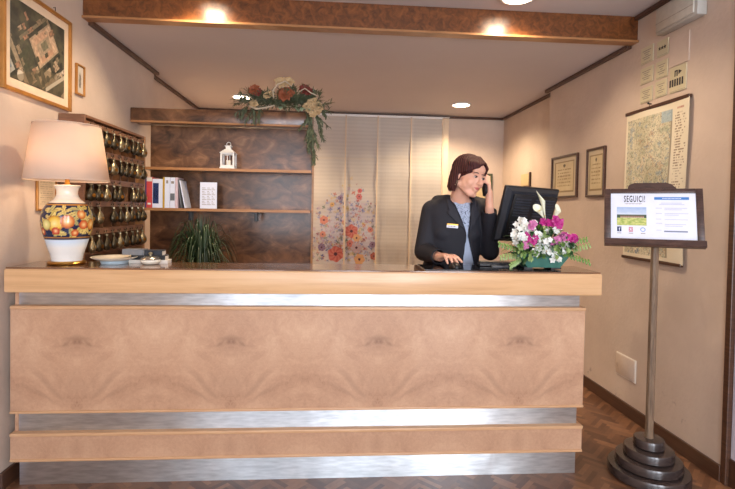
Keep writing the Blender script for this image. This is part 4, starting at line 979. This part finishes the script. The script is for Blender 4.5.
calla(FP(.016, .255, -.02), (-.22, .05, 1), .165, .021, (.9, -.6, .1)); calla(FP(-.004, .26, -.05), (-.50, -.10, .7), .095, .022, (-.3, -1, .7)); calla(FP(.040, .25, -.05), (.30, -.1, .9), .095, .022, (.6, -1, .3))
# ================================================================== GARLAND ON THE BOOKCASE TOP
gx, gy, gz = -.40, 3.93, 2.1225; DX = .035
t = thing('dried_flower_garland', 'dried flower garland with rust roses trailing off the bookcase top', 'garland', (gx, gy, gz))
rn = random.Random(4)
def needles(b_, p0, p1, n_, L_, w_=.004):
    p0, p1 = Vector(p0), Vector(p1); b_.tube([p0, p1], .0025, 5)
    for k in range(n_):
        p = p0.lerp(p1, (k+.5)/n_); d = (p1-p0).normalized()
        b_.leaf(p, d*1.0+Vector((rn.uniform(-1, 1), rn.uniform(-1, 1), rn.uniform(-1, 1)))*.9, L_*rn.uniform(.7, 1.2), w_*2, .3, seg=2)
for k in range(84):
    b = B(); x = gx-.22+.44*rn.random(); p0 = Vector((x, gy-.03, gz+.03+.06*rn.random())); a = rn.uniform(-.5, 3.6)
    p1 = p0+Vector((math.cos(a)*.12, -.05*rn.random(), math.sin(a)*.085+.0)); p1.z = max(p1.z, gz-.01 if p1.y > 3.9 else 2.05)
    if p1.y > 3.87: p1.z = max(p1.z, gz+.02)
    needles(b, p0+Vector((0, -.03, 0)), p1+Vector((0, -.03, 0)), 24, .048, .005); part('pine_sprig', b, 'leafdark', t)
for (x0, z0, x1, z1) in [(-.23, 2.0, -.235, 1.86), (-.20, 1.9, -.19, 1.76), (-.21, 2.1, -.25, 1.93), (-.20, 2.12, -.10, 2.02), (-.19, 2.16, -.09, 2.13), (-.23, 2.10, -.29, 2.0), (-.17, 2.05, -.13, 1.93), (-.20, 2.0, -.165, 1.88), (-.62, 2.16, -.72, 2.10), (-.60, 2.14, -.60, 2.03), (-.26, 2.13, -.20, 1.98), (-.22, 2.1, -.215, 1.90), (-.215, 1.98, -.185, 1.79), (-.24, 2.0, -.22, 1.84), (-.19, 2.13, -.145, 2.0), (-.60, 2.15, -.66, 2.04), (-.56, 2.15, -.57, 2.05), (-.65, 2.15, -.69, 2.07), (-.17, 2.18, -.115, 2.10), (-.2, 1.95, -.20, 1.78)]:
    b = B(); needles(b, (x0, 3.87, z0), (x1, 3.855, z1), 34, .042, .005); part('trailing_sprig', b, 'leafdark', t)
def rose(p, r_, mt, nm='dried_bloom'):
    b = B(); p = Vector(p)
    for ring_, (rr, cup) in enumerate(((1, .35), (.8, .7), (.55, 1.1), (.35, 2.0))): petal_bloom(b, p, (rn.uniform(-.2, .2), -1, .35), r_*rr, 8, cup, .8, rn)
    part(nm, b, mt, t)
for (x, z, r_, mt) in [(-.395, 2.235, .062, 'rust'), (-.37, 2.25, .048, 'rust'), (-.60, 2.26, .045, 'rust'), (-.575, 2.245, .035, 'burgundy'), (-.265, 2.275, .045, 'burgundy'), (-.24, 2.262, .04, 'burgundy'), (-.42, 2.32, .05, 'creamflower'), (-.37, 2.325, .042, 'creamflower'), (-.515, 2.225, .03, 'creamflower'), (-.60, 2.165, .036, 'creamflower'), (-.49, 2.235, .03, 'creamflower')]: rose((x, gy-.09, z), r_, mt)
for (dx, dz) in ((0, 0), (.035, .02), (-.02, .035), (.03, -.03), (-.025, -.02), (.01, .045), (.045, -.005), (.0, -.05), (-.045, .01)): rose((-.205+dx, gy-.10, 2.15+dz), .030, 'creamflower', 'hydrangea_floret')
pts = [Vector((gx-.26+.07*math.cos(s_*.5)+s_*.012, gy-.10, gz+.02+.012*math.sin(s_*.9))) for s_ in range(14)]
part('pale_twig', B().tube([(-.63, gy-.1, 2.145), (-.58, gy-.11, 2.125), (-.52, gy-.11, 2.135), (-.46, gy-.1, 2.155)], .006, 7), 'twig', t, True)
part('pale_twig', B().tube([(-.465, gy-.12, 2.20), (-.47, gy-.13, 2.25), (-.44, gy-.13, 2.295), (-.39, gy-.13, 2.32), (-.36, gy-.12, 2.30)], .005, 7), 'twig', t, True)
part('pale_twig', B().tube([(-.30, gy-.12, 2.25), (-.26, gy-.13, 2.275), (-.22, gy-.13, 2.245), (-.17, gy-.12, 2.225)], .004, 7), 'twig', t, True)
b = B()
for k in range(10): b.leaf((-.42+.018*k, gy-.09, 2.15), (rn.uniform(-1, 1), -.5, rn.uniform(-.4, .5)), .06, .03, .3)
part('silver_leaves', b, plain('silvery_green_leaf', s2l(150, 170, 140), .5), t)
t.scale = (1.15, 1, 1.10); t.location = (gx+.015, gy, gz)
# ================================================================== GRASSY PLANT
gx, gy, gz = -.845, 3.26, .7702
t = thing('spiky_houseplant', 'grassy dark green houseplant in front of the bookcase', 'plant', (gx, gy, gz))
part('pot', B().lathe([(.07, 0), (.085, .01), (.105, .13), (.11, .135), (.11, .15), (.098, .15), (.095, .13), (.001, .13)], (gx, gy, gz), 32), 'terracotta', t, 'auto')
part('soil', B().lathe([(.094, .128), (.001, .134)], (gx, gy, gz), 20), plain('soil', s2l(40, 30, 24), .9), t)
rn = random.Random(9)
fine = B()
for k in range(260):
    a = rn.uniform(0, 2*math.pi); vz = rn.uniform(.45, 1.28); g_ = vz*rn.uniform(.78, 1.04); rr = rn.uniform(.10, .25)*(1.1-.2*vz)
    if rn.random() < .22: vz = rn.uniform(.34, .50); g_ = .06; rr = rn.uniform(.02, .10)
    v0 = Vector((math.cos(a)*rr, math.sin(a)*rr, vz))/.8; p = Vector((gx+.03*math.cos(a), gy+.03*math.sin(a), gz+.13))
    b = B() if k < 99 else fine; kk = 11; sd = Vector((-math.sin(a+rn.uniform(-.6, .6)), math.cos(a), 0)).normalized(); w_ = rn.uniform(.0035, .0065); k0 = len(b.v)
    for i in range(kk):
        s_ = i/(kk-1); c = p+v0*s_*.8-Vector((0, 0, g_*s_*s_)); 
        ww = w_*(1-s_**2.5)+.0006; b.v += [c-sd*ww, c+Vector((0, 0, -.002)), c+sd*ww]
    for i in range(kk-1): q = k0+i*3; b.f += [(q, q+1, q+4, q+3), (q+1, q+2, q+5, q+4)]
    if k < 99: part('leaf_blade', b, 'grassleaf', t, True)
part('fine_blades', fine, 'grassleaf', t, True)['kind'] = 'stuff'
# ================================================================== THE WOMAN
t = thing('person', 'woman in navy blazer and pale blue blouse, on the phone behind the counter', 'person', (.74, 2.93, 0))
HC = Vector((.790, 2.81, 1.574))
hf = Vector((math.sin(math.radians(30)), -math.cos(math.radians(30)), -.16)).normalized()
hu = Vector((.20, .0, 1)); hu = (hu-hf*hu.dot(hf)).normalized(); hx = hu.cross(hf)*-1
if hx.x < 0: hx = -hx                                                # her left, image right
def H(x, y, z): return HC+hx*x+hf*y+hu*z                             # head frame: x her left, y forward, z up
RH = Matrix((hx, hf, hu)).transposed()
bd = B()
# head
bd.ell(H(0, -.018, .030), (.074, .092, .083), RH); bd.ell(H(0, .022, -.015), (.063, .066, .083), RH); bd.ell(H(0, .050, -.088), (.028, .028, .024), RH)
for s_ in (-1, 1):
    bd.capsule(H(s_*.054, .0, -.052), H(s_*.016, .056, -.094), .022, .019); bd.ell(H(s_*.036, .058, -.030), (.027, .024, .028), RH)
    bd.ell(H(s_*.078, -.008, -.008), (.009, .018, .031), RH); bd.ell(H(s_*.030, .074, .024), (.022, .010, .007), RH); bd.ell(H(s_*.011, .098, -.032), (.008, .009, .007), RH)
bd.ell(H(-.040, .030, -.048), (.026, .034, .036), RH); bd.ell(H(.040, .030, -.048), (.026, .034, .036), RH)
bd.capsule(H(0, .084, .012), H(0, .108, -.027), .009, .0115); bd.ell(H(0, .080, -.060), (.024, .012, .020), RH); bd.ell(H(0, .066, .05), (.05, .022, .035), RH)
bd.capsule(H(0, -.030, -.06), (.757, 2.90, 1.43), .052, .058); bd.capsule((.64, 2.925, 1.385), (.87, 2.93, 1.385), .040, .040)
TOR = [(.73, 2.95, .84, .165, .110), (.73, 2.95, .95, .175, .115), (.73, 2.945, 1.06, .150, .105), (.735, 2.94, 1.15, .150, .105), (.742, 2.93, 1.27, .165, .112), (.748, 2.93, 1.355, .175, .105), (.75, 2.93, 1.410, .150, .085), (.757, 2.925, 1.448, .085, .065)]
bd.loft(TOR, 32, 2.2)
SHR, ELR, WRR = Vector((.592, 2.925, 1.374)), Vector((.552, 2.905, 1.128)), Vector((.598, 2.665, 1.118))
SHL, ELL_, WRL = Vector((.918, 2.935, 1.392)), Vector((.958, 2.905, 1.135)), Vector((.908, 2.778, 1.398))
bd.capsule(SHR-Vector((-.01, 0, .02)), ELR, .040, .038).capsule(ELR, WRR, .040, .026); bd.capsule(SHL, ELL_, .048, .040).capsule(ELL_, WRL, .040, .026)
for s_ in (-1, 1): bd.capsule((.73+s_*.085, 2.95, .86), (.73+s_*.09, 2.95, .47), .085, .055).capsule((.73+s_*.09, 2.95, .47), (.73+s_*.09, 2.96, .09), .052, .038).capsule((.73+s_*.09, 2.97, .05), (.73+s_*.10, 2.84, .035), .034, .028)
def hand(W, kn, pn, side, fingers, thumb, tipr=.0072):
    """W wrist, kn knuckle row centre, pn unit vector across the palm; fingers: list of offsets along pn and joints"""
    W, kn, pn = Vector(W), Vector(kn), Vector(pn).normalized()
    for k in (-1.5, -.5, .5, 1.5): bd.capsule(W+pn*k*.009, kn+pn*k*.0195, .015, .0115)
    bd.capsule(W, W.lerp(kn, .6), .024, .020)
    for (off, pts) in fingers:
        p = kn+pn*off
        for i, q in enumerate(pts):
            q = Vector(q); bd.capsule(p, p+q, .0098-.0008*i, .0090-.0009*i, 10); p = p+q
    p = W+(kn-W)*.30+pn*side*.020
    for i, q in enumerate(thumb): q = Vector(q); bd.capsule(p, p+q, .0125-.0015*i, .0110-.0015*i, 10); p = p+q
# right hand resting over the mouse, fingers curling down its front
pnR = Vector((.96, .26, -.02)).normalized(); fwR = Vector((.22, -.86, 0))
kR = (.634, 2.592, 1.133)
FR = [(-.030, [fwR*.026+Vector((-.004, 0, -.010)), fwR*.014+Vector((0, 0, -.014)), Vector((.004, -.004, -.013))]),
      (-.010, [fwR*.032+Vector((0, 0, -.008)), fwR*.018+Vector((0, 0, -.015)), Vector((.005, -.006, -.014))]),
      (.010, [fwR*.034+Vector((.003, 0, -.007)), fwR*.020+Vector((.002, 0, -.014)), Vector((.006, -.008, -.012))]),
      (.029, [fwR*.030+Vector((.006, 0, -.007)), fwR*.022+Vector((.004, 0, -.012)), Vector((.008, -.009, -.009))])]
hand(WRR, kR, pnR, 1, FR, [Vector((.022, -.026, -.012)), Vector((.014, -.024, -.008)), Vector((.006, -.018, -.006))])
# left hand holding the phone to her cheek
PH0, PH1 = H(.060, .088, -.070), H(.092, .008, .028)                  # phone near mouth, phone at ear
pax = (PH1-PH0).normalized(); PHC = (PH0+PH1)*.5
pout = (hx*.85+hf*.55).normalized(); pout = (pout-pax*pout.dot(pax)).normalized()      # away from the face
pside = pax.cross(pout); pside = pside if pside.y < 0 else -pside                      # towards the camera edge
kL = PHC+pout*.030+pside*.024+pax*.010
wl = pout*-1
FL = []
for off, l1, l2, l3 in ((.030, .030, .022, .016), (.010, .034, .025, .018), (-.010, .032, .024, .018), (-.028, .026, .019, .015)):
    FL.append((off, [pside*l1*.35-pout*l1*.75+pax*.006, -pout*l2*.75-pside*l2*.25+pax*.008, -pout*l3*.3-pside*l3*.75+pax*.003]))
hand(WRL, kL, pax, 1, FL, [Vector((.0, .018, .028)), pax*.020+Vector((0, .012, .015)), pax*.02-pout*.004], .0072)
body = blob('body', bd, 'skin', .0040, 12, t)
OFFT = OFF['body'] if 'body' in OFF else Vector()
# phone
def box_axes(c, ax, ay, az, hx_, hy_, hz_, ch=.003):
    return B().box(-hx_, hx_, -hy_, hy_, -hz_, hz_, ch).xf(Matrix.Translation(c) @ Matrix((ax, ay, az)).transposed().to_4x4())
ph = thing('cordless_phone', 'small black cordless phone held to the woman\'s ear', 'phone', tuple(PHC))
part('handset', box_axes(PHC+pout*.010, pside, pout, pax, .022, .0085, .074, .005), 'black', ph, 'auto')
part('antenna_stub', box_axes(PHC+pout*.012+pax*.080, pside, pout, pax, .006, .005, .008, .002), 'black', ph)
# eyes, brows, lips
for s_ in (-1, 1):
    e = H(s_*.0305, .0805, .004); part('eye', B().ell(e-hu*.0005, (.0120, .0075, .0055), RH, 16, 10), 'eyewhite', body, True)
    part('iris', B().ell(e+hf*.0052-hu*.0012, (.0062, .0034, .0060), RH, 12, 8), 'iris', body, True)
    part('lashes', B().tube([H(s_*.0305+dx, .0885-abs(dx)*.22, .0095-dx*dx*22) for dx in (-.015, -.009, 0, .009, .015)], [.0010, .0022, .0026, .0022, .0012], 6), 'lash', body, True)
    part('eyebrow', B().tube([H(s_*(.0305+dx), .0885-abs(dx)*.35, .0245+.003*math.cos(dx*70)) for dx in (-.018, -.009, 0, .010, .021)], [.0016, .0030, .0032, .0028, .0010], 6), 'lash', body, True)
b = B().tube([H(x, .0925-abs(x)*.42, -.0555-abs(x)*.05) for x in (-.023, -.012, -.004, .004, .012, .023)], [.0010, .0038, .0046, .0046, .0038, .0010], 8)
b.tube([H(x, .0915-abs(x)*.42, -.0625-abs(x)*-.09) for x in (-.021, -.012, 0, .012, .021)], [.0010, .0042, .0054, .0042, .0010], 8)
part('lips', b, 'lip', body, True)
er = part('earring', B().tube([H(-.083, -.004+.007*math.cos(a*math.pi/8), -.048+.012*math.sin(a*math.pi/8)) for a in range(17)], .002, 6).ell(H(-.083, -.004, -.064), .006), 'brasslight', t, True)
# hair: chin length bob swept from her left parting
hb = B()
hb.ell(H(0, -.024, .046), (.089, .102, .090), RH); hb.ell(H(0, -.050, -.020), (.080, .056, .078), RH)
hb.ell(H(-.076, -.040, -.030), (.020, .036, .062), RH); hb.ell(H(.074, -.035, -.030), (.020, .036, .062), RH)
hb.ell(H(-.035, .050, .068), (.046, .040, .030), RH); hb.ell(H(-.068, .030, .040), (.016, .036, .034), RH); hb.ell(H(.055, .035, .052), (.028, .040, .038), RH)
for k in range(26):
    u_ = k/25; az = math.pi*(-.5-.62+1.24*u_)     # ends round the back
    ex, ey = math.cos(az)*.080, -.030+math.sin(az)*.064
    a0 = H(.026-.01*u_, .03-.06*u_, .126); a1 = H(ex*.95, ey*.9-.005, .075); a2 = H(ex*1.07, ey*1.05, .01); a3 = H(ex*1.08, ey*1.04, -.066-.018*math.sin(math.pi*u_)+.006*math.sin(k*2.3)); a4 = H(ex*.97, ey*.95, -.104+.009*math.sin(k*3.1))
    hb.tube([a0, a1, a2, a3, a4], [.006, .011, .012, .010, .003], 8)
for k in range(12):
    u_ = k/11; hb.tube([H(.030, .030+.045*u_, .121-.028*u_), H(-.010-.01*u_, .045+.048*u_, .112-.034*u_), H(-.052, .040+.038*u_, .080-.030*u_), H(-.077, .018+.030*u_, .036-.012*u_), H(-.083, -.012+.010*u_, .004)], [.006, .009, .010, .009, .004], 8)
    hb.tube([H(.034, .028+.045*u_, .120-.028*u_), H(.056, .030+.045*u_, .092-.024*u_), H(.074, .022+.026*u_, .048), H(.080, -.002+.012*u_, -.01), H(.078, -.02, -.05)], [.006, .009, .010, .009, .004], 8)
hair = blob('hair', hb, 'hair', .0036, 3, t)
# clothes
def inset(rings, d, dz0=0): return [(cx, cy, z, a+d, b_+d) for cx, cy, z, a, b_ in rings]
bb = B().loft(inset(TOR, .006), 32, 2.2); 
def lerp_tab(tab, z):
    if z <= tab[0][0]: return tab[0][1]
    for (z0, a), (z1, c) in zip(tab, tab[1:]):
        if z <= z1: return a+(c-a)*(z-z0)/(z1-z0)
    return tab[-1][1]
LE = [(.86, .745), (1.06, .772), (1.235, .786), (1.30, .765), (1.44, .706), (1.50, .690)]
RE = [(.86, .90), (1.06, .852), (1.15, .822), (1.235, .794), (1.30, .803), (1.44, .812), (1.50, .82)]
blouse = blob('blouse', bb, 'blouse', .006, 3, t, cut=lambda p, n: p.z > 1.425 and (p.z > 1.475-2.2*abs(p.x-.757) or p.z > 1.448), thick=.002)
jb = B().loft(inset([(.73, 2.95, .86, .178, .122), (.73, 2.95, .95, .180, .120)]+TOR[2:6]+[(.75, 2.93, 1.412, .165, .092), (.757, 2.925, 1.452, .095, .075), (.760, 2.92, 1.472, .070, .066)], .017), 40, 2.3)
jb.capsule(SHR+Vector((.012, 0, -.002)), ELR, .067, .058).capsule(ELR, ELR.lerp(WRR, .97), .058, .043)
jb.capsule(SHL+Vector((-.012, 0, -.002)), ELL_, .070, .058).capsule(ELL_, ELL_.lerp(WRL, .92), .057, .043)
for s_ in (-1, 1): jb.ell((.742+s_*.075, 2.865, 1.245), (.072, .058, .070))
jb.capsule((.64, 2.94, 1.428), (.87, 2.94, 1.428), .042, .042)
# cloth folds at elbow and waist
def jcut(p, n):
    if p.z > 1.482: return True
    if p.y < 2.93 and lerp_tab(LE, p.z) < p.x < lerp_tab(RE, p.z): return True
    if p.z < .868: return True
    if p.z > 1.425 and abs(p.x-.76) < .068 and p.y < 2.97: return True
    for W_, E_ in ((WRR, ELR), (WRL, ELL_)):
        d = (W_-E_); 
        if (p-E_).dot(d)/d.length_squared > .93 and (p-W_).length < .05: return True
    return False
jacket = blob('blazer', jb, 'suit', .006, 12, t, cut=jcut, thick=.005)
# lapels drape on the chest beside the opening
dgx = bpy.context.evaluated_depsgraph_get(); dgx.update()
from mathutils.bvhtree import BVHTree
jo = OFF.get('person', Vector())
bvh = BVHTree.FromPolygons([v_.co+jo for v_ in jacket.data.vertices], [tuple(p.vertices) for p in jacket.data.polygons])
def front(x, z, d=.005):
    h = bvh.ray_cast(Vector((x, 2.2, z)), Vector((0, 1, 0)))
    return Vector((x, (h[0].y if h[0] else 2.84)-d, z))
def drape(name, outline_rows, mt, d=.006, label=None):
    vs, fs = [], []; n = len(outline_rows[0])
    for row in outline_rows: vs += [front(x, z, d) for x, z in row]
    for i in range(len(outline_rows)-1):
        for j in range(n-1): a = i*n+j; fs.append((a, a+1, a+n+1, a+n))
    o = part(name, B().add(vs, fs), mt, jacket, True, label); s_ = o.modifiers.new('t', 'SOLIDIFY'); s_.thickness = .004; s_.offset = 0; return o
rowsR, rowsL = [], []
for k in range(13):
    u_ = k/12; z = 1.245+(1.46-1.245)*u_
    xe = lerp_tab(LE, z)-.003; wd = (.075*min(1, u_*2.2) if u_ < .62 else .058-.03*(u_-.62)/.38); 
    if abs(u_-.62) < .05: wd = .05
    rowsR.append([(xe-wd*j/5, z+.012*(j/5)*(1 if u_ < .62 else -.5)) for j in range(6)])
    xe = lerp_tab(RE, z)+.003; wd *= .8; rowsL.append([(xe+wd*j/5, z+.012*(j/5)*(1 if u_ < .62 else -.5)) for j in range(6)])
drape('lapel', rowsR, 'lapel'); drape('lapel', rowsL, 'lapel')
p0 = front(.795, 1.215, .006); part('button', B().lathe([(.001, 0), (.008, 0), (.009, .003), (.001, .004)], (0, 0, 0), 14).xf(Matrix.Translation(front(.80, 1.205, .003)) @ Matrix.Rotation(math.pi/2, 4, 'X')), 'black', jacket)
part('pocket_flap', B().add([front(.58+.09*i/5, zz, .004) for zz in (1.055, 1.08) for i in range(6)], [(i, i+1, i+7, i+6) for i in range(5)]), 'lapel', jacket)
bc = front(.697, 1.288, .010); bx_ = Vector((1, -.12, -.06)).normalized(); bz = Vector((.06, -.08, 1)).normalized(); by = bz.cross(bx_)
bdg = part('name_badge', box_axes(bc, bx_, by, bz, .033, .0025, .0125, .001), 'paperwhite', jacket, label='white and gold name badge')
q = part('gold_strip', box_axes(bc+bz*.008-by*.0008, bx_, by, bz, .033, .0026, .0045, .0008), 'gold', bdg)
if front: b = B(); [b.add(q_.v, q_.f) for q_ in [box_axes(bc-bz*.003-by*.0024+bx_*o_, bx_, by, bz, .006, .0006, .0018, 0) for o_ in (-.02, -.005, .011)]]; part('printed_name', b, 'greyink', bdg)
tr = B()
for s_ in (-1, 1): tr.capsule((.73+s_*.085, 2.95, .84), (.73+s_*.09, 2.95, .47), .098, .072).capsule((.73+s_*.09, 2.95, .47), (.73+s_*.09, 2.96, .10), .070, .062)
tr.loft([(.73, 2.95, .80, .175, .12), (.73, 2.95, .90, .172, .12)], 24)
blob('trousers', tr, 'suit', .009, 4, t)
for s_ in (-1, 1): part('shoe', B().ell((.73+s_*.095, 2.90, .038), (.045, .125, .038)).box(.73+s_*.095-.035, .73+s_*.095+.035, 2.96, 3.02, 0, .03), 'black', t, True)
